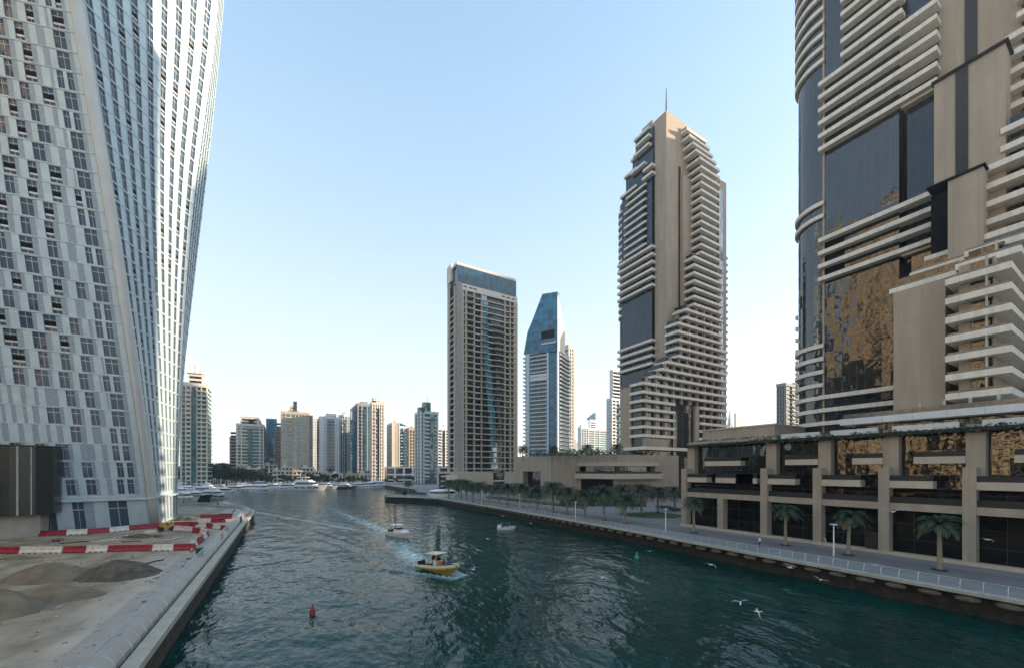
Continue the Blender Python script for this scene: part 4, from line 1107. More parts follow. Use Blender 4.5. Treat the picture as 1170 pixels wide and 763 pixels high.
# ---------------------------------------------------------------- palms
trunkm = mat('palm_trunk', (.20,.16,.115), .95, col2=(.30,.25,.19), scale=3, bump=.6, bscale=6, stretch=(.3,.3,2.5))
frondm = mat('palm_frond', (.045,.075,.04), .6, var=.5, scale=.8)
dryf = mat('dry_frond', (.16,.13,.06), .8, var=.3, scale=1)
soil = mat('dark_soil', (.03,.03,.025), .95)
def make_palm(name, seed, h, R, nf, label, group, thin=1.0):
    r = random.Random(seed)
    t = thing(name, (0,0,0), label, 'palm', group)
    pts = []; rad = []
    lean = (r.uniform(-.25,.25), r.uniform(-.25,.25))
    for i in range(9):
        f = i/8; pts.append((lean[0]*f*f, lean[1]*f*f, h*f)); rad.append((.30-.10*f+(.04 if i%2 else 0)+(.12 if i==0 else 0)+(.10 if i==8 else 0))*thin)
    MB().path(pts, rad, 9).build('trunk', trunkm, t, smooth=True)
    top = Vector(pts[-1]); c = MB(); dry = MB()
    for k in range(nf):
        az = 2*pi*(k*.381966)+r.uniform(-.15,.15); f = (k+.5)/nf
        el = 1.35-f*1.75+r.uniform(-.12,.12)          # from upright to hanging
        L = R*(.82+.3*r.random())*(1.0 if f > .2 else .8)
        mbk = dry if f > .93 else c
        p = top+Vector((0,0,.1)); n = 9; e = el; prev = p
        droop = (1.55+.5*r.random())/n*(1.0 if el > 0 else .6)
        for s in range(n):
            dv = Vector((cos(e)*cos(az), cos(e)*sin(az), sin(e))); q = prev+dv*L/n
            side = Vector((-sin(az), cos(az), 0)); up = side.cross(dv)
            w = (.55*sin(pi*min(1,(s+.8)/n))+.12)*R/3.4
            mbk.quad(prev-side*.03, q-side*.03, q+side*.03, prev+side*.03)
            for j in range(3):
                a = prev.lerp(q, j/3+.05); b = prev.lerp(q, j/3+.05+.14)
                for sg in (-1,1):
                    tip = a+side*sg*w+dv*w*.75-up*w*(.28+.25*r.random())*(1 if dv.z>-.5 else .2)
                    mbk.quad(a, b, tip+dv*.05, tip)
            prev = q; e -= droop
    c.build('fronds', frondm, t)
    dry.build('dry_fronds', dryf, t)
    MB().tube((0,0,0.0),(0,0,.07),.75,.75,12).build('planting_ring', soil, t)
    return t
ORD = ['first','second','third','fourth','fifth','sixth','seventh','eighth','ninth','tenth','eleventh','twelfth','thirteenth','fourteenth','fifteenth','sixteenth','seventeenth','eighteenth','nineteenth','twentieth','twenty-first','twenty-second','twenty-third','twenty-fourth','twenty-fifth']
bases = [(513,568.5),(520,565.9),(527,569.5),(532.7,571),(541,572.5),(549,573.7),(559.3,574.9),(570.2,576.4),(580,578.5),(594.6,579.3),(613.9,582.6),(631.8,585),(647.9,587.4),(668.2,591.4),(690,593.7),(711,587),(714,597.4),(732.8,587.5),(751.4,585),(771,583)]
pa = [make_palm('date_palm', s, h, R, n, '', 'date palms along the right promenade') for s, h, R, n in ((1,6.0,4.3,58),(2,5.6,4.0,52),(3,6.4,4.4,62))]
used = set()
for i, (px, py) in enumerate(bases):
    pr = pa[i % 3]; p = gnd(px, py, 2.22); r = random.Random(i*7+1)
    lab = 'bushy date palm, %s from the left in the long promenade palm row' % ORD[i]
    sc = 1.0*(.92+.16*r.random()) * (.95 if py < 576 else 1)
    if i % 3 not in used and i < 3: pr.location = p; pr.rotation_euler.z = r.uniform(0,6); pr['label'] = lab; used.add(i%3)
    else: copy_tree(pr, p, r.uniform(0,6), sc, lab)
sp = make_palm('slim_palm', 21, 5.5, 2.7, 30, 'slim young palm in front of the quayside podium, farthest left of the four there', 'slim palms in front of the quayside podium', .8)
sp.location = gnd(793,608,2.22)
for px, py, lab, rz, sc in ((897.4,622.6,'slim young palm before the quayside podium, second from left of four',1.2,.97),(969.3,633.7,'slim young palm before the quayside podium, beside the lamp post with flat head',2.6,.95),(1073.5,650.8,'slim young palm before the quayside podium, nearest to the camera of four',4.1,.98)):
    copy_tree(sp, gnd(px,py,2.22), rz, sc, lab)
# palms on roofs and at the quay tip
for px, D, z, lab in ((597,150,20.2,'palm on the roof of the centre podium near its left corner'),(632,152,20.2,'palm on the centre podium roof, above its second corner'),(671,142,20.2,'tall palm on the centre podium roof under the peaked far tower'),(704,140,20.2,'palm on the centre podium roof in front of the chevron tower base')):
    copy_tree(pa[0], at(px, D, z-2.2), px*.7, .72, lab)
copy_tree(pa[1], gnd(466.5,561.5,2.2), 1.0, .8, 'palm among bushes at the far tip of the right quay')

# ---------------------------------------------------------------- broadleaf trees on the far shore
barkm = mat('bark', (.10,.08,.06), .9)
def make_tree(seed, R, h, label, n=1500, mt=None):
    r = random.Random(seed); t = thing('shore_tree', (0,0,0), label, 'tree', 'trees along the far shore')
    MB().path([(0,0,0),(.1,.05,h*.4),(.2,-.1,h*.7)],[.35,.25,.12],7).build('trunk', barkm, t)
    cl = [Vector((r.uniform(-.6,.6)*R, r.uniform(-.6,.6)*R, h*.55+r.uniform(0,.4)*h)) for _ in range(11)]
    rr_ = [R*r.uniform(.28,.5) for _ in cl]
    def fn():
        k = r.randrange(len(cl)); d = Vector((r.gauss(0,1),r.gauss(0,1),r.gauss(0,.8))).normalized()*rr_[k]*r.uniform(.5,1.05); return cl[k]+d
    leafcloud(r, n, fn, .42).build('crown', mt or (leafm if seed%2 else leafm2), t); return t
tp = [make_tree(31,4.2,8,'',1500), make_tree(32,3.6,7,'',1300), make_tree(33,5,9.5,'',1700)]
used = set(); R_ = random.Random(77)
tpos = []
for i in range(34):
    px = 206+i*2.95+R_.uniform(-1,1); tpos.append((px, R_.choice([343,350,358,366]), .95+.4*R_.random()+(.55 if px < 262 else 0)))
for i in range(24):
    px = 306+i*4.8+R_.uniform(-2,2); tpos.append((px, R_.choice([350,354,358]), .5+.45*R_.random()))
for i in range(9): tpos.append((421+i*10.3, 386, .45+.3*R_.random()))
tpos.sort()
for i, (px, D, sc) in enumerate(tpos):
    k = i % 3
    near = 'under the pointed green tower' if px < 240 else 'left of the leftmost wide beige block' if px < 262 else 'below the leftmost wide beige block' if px < 302 else 'below the blue glass slab and its neighbours' if px < 322 else 'below the tallest beige stepped block' if px < 353 else 'below the white framed tower' if px < 388 else 'below the dark and cream far towers' if px < 430 else 'before the white framed podium'
    seq = sum(1 for q in tpos[:i] if abs(q[0]-px) < 400 and (('a' if q[0]<240 else 'b' if q[0]<262 else 'c' if q[0]<302 else 'd' if q[0]<322 else 'e' if q[0]<353 else 'f' if q[0]<388 else 'g' if q[0]<430 else 'h') == ('a' if px<240 else 'b' if px<262 else 'c' if px<302 else 'd' if px<322 else 'e' if px<353 else 'f' if px<388 else 'g' if px<430 else 'h')))
    lab = 'dark shore tree %s, %s from left there' % (near, ORD[seq])
    loc = at(px, D, 2.2)
    if k not in used: tp[k].location = loc; tp[k].scale = (sc,)*3; tp[k]['label'] = lab; used.add(k)
    else: copy_tree(tp[k], loc, R_.uniform(0,6), sc, lab)
# tree cluster beside the slab tower base and hedges by the centre podium
for px, D, sc, lab in ((533,186,.75,'rounded dark tree behind the palms, left of the slab tower base opening'),(541,182,.7,'rounded dark tree behind the palms, under the slab tower base opening'),(524,190,.6,'rounded dark tree behind the palms near the slab tower left corner'),(462.5,176,.3,'tiny dark tree standing at the tip of the right quay')):
    copy_tree(tp[0], at(px,D,2.2), px, sc, lab)
def hedgeline(p0, p1, w, h, n, label, seed, size=.22):
    r = random.Random(seed); a, b = p0.to_2d(), p1.to_2d(); nn_ = (b-a).normalized(); nn_ = Vector((-nn_.y, nn_.x))
    def fn():
        f = r.random(); q = a.lerp(b, f)+nn_*r.uniform(-w/2,w/2); return (q.x, q.y, 2.2+h*r.random()*(.6+.6*abs(noise.noise(Vector((q.x*.4,q.y*.4,seed))))))
    tag(leafcloud(r, n, fn, size).build('hedge', leafm, None), label, 'hedge', kind='stuff')
hedgeline(gnd(556,569.2,2.2), gnd(668,581.5,2.2), 3, 1.7, 2600, 'dark hedge behind the low beige wall, along the palm row', 41)
hedgeline(gnd(640,577,2.2), gnd(738,578,2.2), 3, 3.2, 2600, 'dark shrubs in the shade under the centre podium balcony', 43, .3)
hedgeline(gnd(753,579.5,2.2), gnd(776,583.5,2.2), 3, 1.2, 700, 'low dark hedge left of the quayside podium', 45)
hedgeline(gnd(452,562,2.2), gnd(487,564,2.2), 1.5, 1.1, 900, 'row of dark bushes along the tip of the right quay', 47)
m = MB(); a, b = gnd(553,570.2,2.2), gnd(668,583.6,2.2); d = (b-a).to_2d().normalized()
m.obox(((a.x+b.x)/2,(a.y+b.y)/2), d, Vector((-d.y,d.x)), (b-a).length/2, .25, 2.2, 2.75)
tag(m.build('low_wall', M['beigepale']), 'low beige garden wall running behind the palm row', 'wall')
lawn = mat('lawn_grass', (.045,.065,.025), .95, var=.3, scale=.5, bump=.5, bscale=8)
m = MB(); m.v = [tuple(gnd(746,588,2.2)+Vector((7.5*cos(t)*1.0, 7.0*sin(t), .05))) for t in [2*pi*i/28 for i in range(28)]]; m.f = [tuple(range(28))]; m.m = [0]
tag(m.build('lawn', lawn), 'oval lawn with small palms left of the quayside podium', 'lawn', kind='stuff')
m = MB(); m.quad(gnd(450,564.5,2.215), gnd(487,566.5,2.215), gnd(487,563,2.215), gnd(452,561.2,2.215)); tag(m.build('grass_strip', lawn), 'thin grass strip at the far tip of the right quay', 'grass', kind='stuff')
# white kiosk near the tip
K = thing('kiosk', gnd(504,568,2.2), 'white rounded kiosk with dark window band on the quay below the slab tower', 'kiosk')
c = gnd(504,568,2.2); ax = Vector((CA,-SA)); ay = Vector((SA,CA))
def ring(rx, ry, z): return [(c.x+ax.x*rx*cos(t)+ay.x*(ry*sin(t)+3), c.y+ax.y*rx*cos(t)+ay.y*(ry*sin(t)+3), z) for t in [2*pi*i/24 for i in range(24)]]
MB().loft([ring(5.6,2.8,2.2), ring(6.2,3.2,3.9)]).build('wall', M['white'], K)
MB().loft([ring(5.6,2.6,3.9), ring(5.4,2.5,4.9)]).build('window_band', M['darkglass'], K)
MB().loft([ring(5.9,3.0,4.9), ring(5.7,2.9,5.2), ring(3,1.3,5.75)]).build('roof', M['white'], K)

# ---------------------------------------------------------------- railings
wire = mat('galvanised_wire', (.42,.44,.45), .4, metal=.5)
def railing(name, edge, off, label, curved, step=1.5, y_min=6, nrods=10):
    """bent posts every 1.5 m joined by thin rods; off = distance from the edge line towards the land (left of the path)"""
    L, R = band(edge, off, off+1, 2.2); base = [Vector(p[:2]) for p in L]
    t = thing(name, (base[0].x, base[0].y, 2.2), label, 'railing')
    prof = [(1.05*(1-cos(a)) if curved else 0, 1.15*sin(a) if curved else 0) for a in [pi/2*i/6 for i in range(7)]]
    if not curved: prof = [(0,0),(.02,.4),(.10,.8),(.25,1.12)]
    posts = []
    for p, d in along([tuple(q) for q in base], step):
        if p.y < y_min: continue
        n_ = Vector((-d.y, d.x)); m = MB()
        m.path([(p.x+n_.x*a, p.y+n_.y*a, 2.2+h) for a, h in prof], [.028 if curved else .03]*len(prof), 5)
        posts.append(m)
    individual(posts, 'post', M['steel'], t, None)
    for k in range(nrods):
        f = (k+1)/nrods*(len(prof)-1); i = min(len(prof)-2, int(f)); g = f-i
        a = prof[i][0]*(1-g)+prof[i+1][0]*g; h = prof[i][1]*(1-g)+prof[i+1][1]*g
        Lr, _ = band(edge, off+a, off+a+1, 2.2+h)
        m = MB(); m.path([q for q in Lr], [(.045 if k == nrods-1 else .013)]*len(Lr), 5); m.build('top_rail' if k == nrods-1 else 'rod', wire, t)
    return t
railing('quay_railing', QL, 1.0, 'galvanised railing of inward-curving posts along the left quay edge', True, nrods=26, y_min=14)
railing('promenade_railing', [(x,y) for x,y in reversed(QR)], .9, 'thin grey railing along the right promenade edge', False, y_min=4, nrods=7)

# ---------------------------------------------------------------- lamp posts
def lamp(p, h, label):
    t = thing('lamp_post', (0,0,0), label, 'lamp post', 'lamp posts on the right promenade')
    MB().tube((0,0,0),(0,0,h),.09,.07,8).build('pole', M['white'], t)
    MB().tube((0,0,0),(0,0,.3),.18,.14,8).build('base', M['steel'], t)
    MB().tube((0,0,h),(0,0,h+.1),.42,.48,10).build('lamp_head', M['white'], t)
    t.location = p; return t
l0 = None
for px, py, lab in ((952.6,635,'white lamp post with flat round head, in front of the quayside podium'),(760.6,607,'white lamp post near the left end of the quayside podium'),(657.5,594.5,'white lamp post in the palm row before the centre podium balcony'),(594,580.5,'white lamp post among palms below the tall podium doorway'),(550,574.8,'white lamp post farthest along the right quay')):
    p = gnd(px,py,2.2)
    if l0 is None: l0 = lamp(p, 4.4, lab)
    else: copy_tree(l0, p, 0, 1, lab)
# dark menu boards and planter boxes against the podium
for px, py, lab in ((923,618,'dark upright sign panel leaning by a podium pillar, left one'),(997,630,'dark upright sign panel by a podium pillar, right one')):
    p = gnd(px,py,2.2); t = thing('sign_panel', p, lab, 'sign'); MB().box(p.x-.1,p.x+.1,p.y-.8,p.y+.8,2.3,5.2).build('panel', M['dark'], t); MB().box(p.x-.3,p.x+.3,p.y-.6,p.y+.6,2.2,2.3).build('foot', M['steel'], t)
def tubeU(m, p, w, h, r):
    m.path([(p.x,p.y-w/2,2.2),(p.x,p.y-w/2,2.2+h*.7),(p.x,p.y-w/4,2.2+h),(p.x,p.y+w/4,2.2+h),(p.x,p.y+w/2,2.2+h*.7),(p.x,p.y+w/2,2.2)], [r]*6, 6)
for px, py, lab in ((934,620,'white hoop barrier beside the left dark sign panel'),(941,621.5,'white hoop barrier a step right of the left dark sign panel'),(1014,631.5,'white hoop barrier beside the right dark sign panel')):
    m = MB(); tubeU(m, gnd(px,py,2.2), .6, 1.1, .06); tag(m.build('hoop_barrier', M['white']), lab, 'barrier', 'hoop barriers by the podium')

# ---------------------------------------------------------------- construction site
redp = mat('red_plastic', (.27,.022,.04), .55, var=.25, scale=1.5, bump=.1)
whitep = mat('white_plastic', (.62,.60,.56), .55, var=.15, scale=2)
def make_block(mt, name, L=2.9):
    prof = [(-.28,0),(-.28,.22),(-.13,.48),(-.10,.98),(.10,.98),(.13,.48),(.28,.22),(.28,0)]
    m = MB(); hl = L/2-.03
    m.loft([[(-hl,a,b) for a,b in prof], [(-hl+.06,a,b+.0) for a,b in prof], [(hl-.06,a,b) for a,b in prof], [(hl,a,b) for a,b in prof]])
    t = thing(name, (0,0,0), '', 'barrier', 'red and white plastic barriers on the building site')
    m.build('body', mt, t)
    for s in (-.8,.0,.8): MB().box(s-.14,s+.14,-.30,.30,.02,.14).build('fork_slot', M['dark'], t)
    MB().tube((hl*.5,0,.98),(hl*.5,0,1.03),.07,.07,6).build('filler_cap', M['dark'], t)
    return t
brd = make_block(redp,'road_barrier'); bwt = make_block(whitep,'road_barrier'); fu = {0:False,1:False}
def run(pts, seq, desc):
    """pts: photo bearings of the foot line; lays 2.9 m blocks end to end"""
    W_ = [gnd(px,py,2.2).to_2d() for px, py in pts]; i = 0; dist = 0; k = 0
    segs = [(W_[j],W_[j+1],(W_[j+1]-W_[j]).length) for j in range(len(W_)-1)]; tot = sum(s[2] for s in segs)
    while dist+2.9 < tot+1.5:
        def pos(s):
            for a,b,l in segs:
                if s <= l: return a.lerp(b, s/l)
                s -= l
            a,b,l = segs[-1]; return b+(b-a).normalized()*s
        a, b = pos(dist), pos(dist+2.9); c_ = (a+b)/2; rz = atan2(b.y-a.y, b.x-a.x)
        colr = seq[k % len(seq)]; src = brd if colr == 'r' else bwt
        lab = '%s plastic barrier, %s from left in %s' % ('faded red' if colr == 'r' else 'white', ORD[k], desc)
        j = 0 if colr == 'r' else 1
        rzj = rz+.04*((k*37)%5-2)/2
        if not fu[j]: src.location = (c_.x,c_.y,2.2); src.rotation_euler.z = rzj; src['label'] = lab; fu[j] = True
        else: copy_tree(src, (c_.x,c_.y,2.2), rzj, 1, lab)
        dist += 2.93; k += 1
run([(-24,632),(60,631.5),(214,628)], 'wrwwrwrr', 'the front row')
run([(218,626.5),(229,619),(236.5,612)], 'wrr', 'the short run ending the front row')
run([(-12,613),(60,611.5),(112,609),(150,605),(184,602)], 'rwrrwrwr', 'the row before the twisting tower')
run([(199,605.5),(214,606.3),(229,608.5),(237,611)], 'wwr', 'the bent run by the yellow roller')
run([(199,601),(222,600.5),(238,602.5),(262,606)], 'rrwrw', 'the mid-ramp run')
run([(236.5,612),(236,608),(231,605.5),(220,604)], 'wrw', 'the curved end of the barrier loop')
run([(226,596.5),(262,596)], 'wrw', 'the short run behind the ramp')
run([(229,591.5),(262,592)], 'rrr', 'the far run in the sunlit strip')
# sand piles
def pile(name, px, py, rx, ry, h, rot, mt, label, seed, fine=26):
    c = gnd(px,py,2.2); m = MB(); m.v = []; n = 48
    rings = []
    for j in range(fine+1):
        f = j/fine; rg = []
        for i in range(n):
            a = 2*pi*i/n; wob = 1+.18*noise.noise(Vector((cos(a)*1.5,sin(a)*1.5,seed)))+.06*noise.noise(Vector((cos(a)*5,sin(a)*5,seed)))
            x = rx*(1-f)*cos(a)*wob; y = ry*(1-f)*sin(a)*wob
            hh = h*(1-(1-f)**1.35)*(1-.12*f) + .10*noise.noise(Vector((x*1.2,y*1.2,seed)))*min(1,f*5)+.09*noise.noise(Vector((x*2.9,y*2.9,seed)))+.04*noise.noise(Vector((x*7,y*7,seed)))*min(1,f*5)
            rg.append((c.x+x*cos(rot)-y*sin(rot), c.y+x*sin(rot)+y*cos(rot), 2.15+max(0,hh)))
        rings.append(rg)
    m.loft(rings, cap=True); o = m.build(name, mt, None, smooth=True); tag(o, label, 'sand pile'); return o
greys = mat('grey_sand', (.085,.076,.06), .95, var=.35, scale=1.2, bump=.9, bscale=3, detail=10)
browns = mat('brown_sand', (.155,.128,.092), .95, var=.25, scale=.7, bump=.9, bscale=2, detail=10)
cr_ = -radians(HEAD)
pile('sand_pile', 136, 657, 4.2, 3.1, 2.1, cr_, greys, 'dark grey rounded sand heap, rightmost of the heaps left of the quay', 1)
pile('sand_pile', 56, 660, 4.8, 3.2, 2.0, cr_, browns, 'broad brownish heap left of the dark grey sand heap', 2)
pile('sand_pile', 68, 683, 3.6, 2.1, 1.4, cr_+.2, browns, 'low rubbly heap in front of the broad brownish heap', 3)
pile('sand_pile', 0, 702, 2.6, 2.6, 2.4, cr_, browns, 'brown heap cut off by the left edge of the photo', 4)
pile('sand_pile', 168, 672, 2.2, 1.2, .35, cr_, sand, 'low pale spill of sand right of the dark grey heap', 6)
pile('rubble_pile', 25, 638, 3.4, 1.2, .55, cr_, browns, 'low strip of rubble just in front of the front barrier row', 7)
pile('rubble_pile', 160, 612.5, 3.4, 1.8, .6, cr_, greys, 'low pile of broken material inside the barrier ring', 8)
pile('gravel_pile', 213, 593.6, 3.6, 1.6, 1.1, cr_, greys, 'small dark gravel heap beside the corner of the twisting tower', 9)
# small yellow roller
yel = mat('machine_yellow', (.45,.26,.03), .5, var=.2, scale=2)
p = gnd(190,606,2.2); Rl = thing('road_roller', (0,0,0), 'small yellow road roller parked inside the barrier ring', 'roller')
MB().box(-1.0,1.0,-.55,.55,.55,1.1).build('chassis', yel, Rl); MB().box(-1.0,-.1,-.5,.5,1.1,1.55).build('engine_cover', yel, Rl)
for x in (-.85,.85): MB().tube((x,-.6,.45),(x,.6,.45),.45,.45,16).build('drum', M['dark'], Rl)
MB().box(.0,.35,-.25,.25,1.1,1.5).build('seat', M['black'], Rl); MB().path([(.55,0,1.1),(.75,0,1.6)],[.03,.03]).tube((.70,0,1.62),(.80,0,1.56),.2,.2,10).build('steering_wheel', M['dark'], Rl)
for sy in (-.5,.5): MB().path([(-.1,sy,1.1),(-.1,sy,2.1)],[.03,.03]).build('roll_bar', yel, Rl)
MB().box(-.14,-.06,-.52,.52,2.06,2.14).build('roll_bar', yel, Rl)
Rl.location = p; Rl.rotation_euler.z = .4
# bin, cones, stacked boards
p = gnd(228,635.5,2.2); B_ = thing('waste_bin', (0,0,0), 'dark green wheeled bin beside the left quay railing', 'bin')
binm = mat('green_plastic', (.02,.06,.04), .5)
MB().loft([[(-.32,-.32,.1),(.32,-.32,.1),(.32,.32,.1),(-.32,.32,.1)],[(-.42,-.42,1.15),(.42,-.42,1.15),(.42,.42,1.15),(-.42,.42,1.15)]]).build('body', binm, B_)
MB().box(-.46,.46,-.46,.46,1.15,1.25).build('lid', binm, B_)
for s in (-.3,.3): MB().tube((s-.05,.36,.12),(s+.05,.36,.12),.12,.12,10).build('wheel', M['black'], B_)
B_.location = p
orange = mat('orange_plastic', (.5,.09,.02), .5)
cz = None
for px, py, lab in ((145,613.5,'orange traffic cone inside the barrier ring, left of the pile'),(131,616,'orange traffic cone at the left part of the barrier ring'),(219,630,'orange traffic cone at the corner of the front barrier row')):
    if cz is None:
        cz = thing('traffic_cone', (0,0,0), lab, 'cone', 'traffic cones'); MB().tube((0,0,.05),(0,0,.75),.19,.03,10).build('body', orange, cz); MB().box(-.24,.24,-.24,.24,0,.05).build('base', M['black'], cz); MB().tube((0,0,.34),(0,0,.48),.127,.092,10).build('stripe', M['white'], cz); cz.location = gnd(px,py,2.2)
    else: copy_tree(cz, gnd(px,py,2.2), 0, 1, lab)
for i, (px, py) in enumerate(((240,628),(245,624),(249.5,620),(253.5,616.5),(257.5,613))):
    p = gnd(px,py,2.2); q = MB(); hw = 1.1
    q.path([(p.x,p.y-hw,2.2),(p.x,p.y-hw,3.25),(p.x,p.y+hw,3.25),(p.x,p.y+hw,2.2)], [.03]*4, 5)
    for j in range(7): q.tube((p.x,p.y-hw+.3*(j+.5),2.35),(p.x,p.y-hw+.3*(j+.5),3.25),.018,.018,4)
    tag(q.build('crowd_barrier', M['white'] if i != 3 else redp), '%s wire crowd barrier by the left quay railing, %s from the bin' % ('white' if i != 3 else 'red', ORD[i]), 'barrier', 'crowd barriers along the left quay')
for px, py, w, lab in ((30,607.5,1.6,'dark plank stack at the foot of the slatted block, left one'),(106,602,1.4,'small red crate stack before the tower ground floor'),(172,609,1.5,'heap of pale boards beside the yellow roller'),(258,588.5,2.6,'dark low skip near the railing beyond the sunlit strip')):
    p = gnd(px,py,2.2); q = MB(); r = random.Random(int(px))
    t = thing('material_stack', (p.x,p.y,2.2), lab, 'stack')
    for j in range(4): a = r.uniform(-.25,.25); MB().obox((p.x+r.uniform(-.1,.1),p.y), Vector((cos(a+cr_),sin(a+cr_))), Vector((-sin(a+cr_),cos(a+cr_))), w*.6, .5, 2.2+.13*j, 2.32+.13*j).build('board', redp if 'red' in lab else M['recess'] if 'dark' in lab else whitep, t)
for px, py, ang, mt_, lab in ((120,617,.3,whitep,'pale plastic pipe lying inside the barrier ring, left one'),(150,618,-.5,redp,'red plastic pipe lying across the ground inside the barrier ring'),(198,615,.9,whitep,'pale pipe lying inside the right end of the barrier ring'),(84,619,.1,M['recess'],'black hose curled on the ground in the left part of the barrier ring'),(172,642,.8,M['recess'],'dark plank lying on the dusty ground right of the grey sand heap')):
    p = gnd(px,py,2.32); q = MB(); c_, s_ = cos(ang), sin(ang)
    q.path([(p.x+c_*t_*1.6-s_*.25*sin(t_*3), p.y+s_*t_*1.6+c_*.25*sin(t_*3), 2.33) for t_ in (-1,-.6,-.2,.2,.6,1)], [.07]*6, 7); tag(q.build('pipe', mt_), lab, 'pipe')
for px, py, lab in ((66,618,'wooden pallet stack in the left part of the barrier ring'),(180,613,'wooden pallet stack beside the yellow road roller')):
    p = gnd(px,py,2.2); t = thing('pallet_stack', (p.x,p.y,2.2), lab, 'pallets')
    for j in range(3):
        q = MB()
        for i_ in range(6): q.box(p.x-.6,p.x+.6,p.y-.6+.22*i_,p.y-.48+.22*i_,2.32+.16*j,2.345+.16*j)
        for i_ in (-.52,0,.52): q.box(p.x+i_-.05,p.x+i_+.05,p.y-.6,p.y+.6,2.2+.16*j,2.318+.16*j)
        q.build('pallet', teak_ if 0 else trunkm, t)
# debris scattered over the sand
deb = MB(); r = random.Random(99)
for i in range(520):
    x = -10.5-r.random()**1.6*58; y = r.uniform(24,96); z = 2.24+(.35 if -66 < x < -18 and 16 < y < 76 else 0)*.4; s = .04+.14*r.random()**3
    deb.obox((x,y), Vector((cos(i),sin(i))), Vector((-sin(i),cos(i))), s*(1+r.random()), s, z-.2, z+s*.8)
tag(deb.build('scattered_debris', mat('debris', (.12,.11,.10), .9, col2=(.5,.47,.42), scale=.9)), 'small stones and debris scattered over the sandy building site', 'debris', kind='stuff')
# ---------------------------------------------------------------- boats
hullw = mat('white_gelcoat', (.66,.67,.67), .3, var=.05, scale=1)
hulld = mat('navy_gelcoat', (.03,.035,.05), .3)
bglass = mat('tinted_window', (.015,.02,.025), .12, ior=1.7)
teak = mat('teak_deck', (.25,.17,.10), .7)
tubey = mat('yellowish_rubber', (.50,.42,.22), .5, var=.15, scale=3)
yell = mat('yellow_hull', (.45,.30,.04), .4)
canv = mat('cream_canvas', (.62,.58,.42), .7)
def hull(m, L, Bm, H, z0=-.3, flare=.25, n=12, mi=0, rake=.12):
    """boat hull, bow towards +x"""
    rings = []
    for i in range(n+1):
        f = i/n; x = -L/2+L*f*(1-rake) ; w = Bm/2*(1-max(0,(f-.45)/.55)**2.2)*(1 if f > .02 else .96)
        w = max(w, .02); sh = H*(1+.25*f*f); xt = -L/2+L*f
        rings.append([(x,-w*(1-flare),z0),(x*.5+xt*.5,-w*.93,z0+(sh-z0)*.55),(xt,-w,sh),(xt,w,sh),(x*.5+xt*.5,w*.93,z0+(sh-z0)*.55),(x,w*(1-flare),z0)])
    return m.loft(rings, mi)
def cabin(m, x0, x1, w, z0, z1, rf=.9, rb=.3, mi=0, tw=.85):
    p0 = [(x0,-w),(x1-.15*(x1-x0),-w),(x1,-w*.45),(x1,w*.45),(x1-.15*(x1-x0),w),(x0,w)]
    p1 = [(x0+rb,-w*tw),(x1-.15*(x1-x0)-rf,-w*tw),(x1-rf,-w*.4),(x1-rf,w*.4),(x1-.15*(x1-x0)-rf,w*tw),(x0+rb,w*tw)]
    return m.loft([[(x,y,z0) for x,y in p0],[(x,y,z1) for x,y in p1]], mi)
def yacht(style, L):
    t = thing('yacht', (0,0,0), '', 'yacht', 'yachts moored in the far basin')
    B_ = L*.27; H = L*.085+.5
    hull(MB(), L, B_, H).build('hull', hulld if style == 2 else hullw, t)
    if style != 2: m = MB(); [m.box(-L*.3+i*L*.16,-L*.3+i*L*.16+L*.10,-B_/2-.01,B_/2+.01,H*.55,H*.75) for i in range(4)]; m.build('hull_window', bglass, t)
    MB().box(-L/2+.05,-L/2+L*.16,-B_*.42,B_*.42,H*.9,H*1.02).build('deck', teak, t)
    x0, x1 = -L*.30, L*.22; z1 = H*1.05
    cabin(MB(), x0, x1, B_*.40, z1-.15, z1+.5, .2, .0).build('cabin', hullw, t)
    cabin(MB(), x0, x1-.25, B_*.39, z1+.5, z1+1.3, 1.1, .3).build('window_band', bglass, t)
    cabin(MB(), x0-.8, x1-1.0, B_*.38, z1+1.3, z1+1.65, .4, .0).build('cabin_roof', hullw, t)
    if style != 1:
        cabin(MB(), x0, x1-L*.12, B_*.33, z1+1.65, z1+2.15, .5, .2).build('flybridge', hullw, t)
        cabin(MB(), x0+L*.02, x1-L*.2, B_*.30, z1+3.1, z1+3.3, .5, .0).build('hardtop', hullw, t)
        m = MB(); xx = x0+L*.05
        for s in (-1,1): m2 = MB(); m2.path([(xx,s*B_*.27,z1+2.1),(xx+.3,s*B_*.24,z1+3.15)],[.09,.07]); m2.build('strut', hullw, t); m2 = MB(); m2.path([(xx+L*.13,s*B_*.27,z1+2.1),(xx+L*.11,s*B_*.24,z1+3.15)],[.09,.07]); m2.build('strut', hullw, t)
        MB().path([(xx+.5,0,z1+3.2),(xx+.3,0,z1+5)],[.06,.03]).build('mast', hullw, t)
    MB().path([(L*.47,0,H*1.75),(L*.2,B_*.42,H*1.55),(-L*.05,B_*.46,H*1.45)],[.03]*3,4).path([(L*.47,0,H*1.75),(L*.2,-B_*.42,H*1.55),(-L*.05,-B_*.46,H*1.45)],[.03]*3,4).build('bow_rail', M['steel'], t)
    return t
ys_ = [yacht(0,15), yacht(1,12), yacht(2,19)]; yu = set()
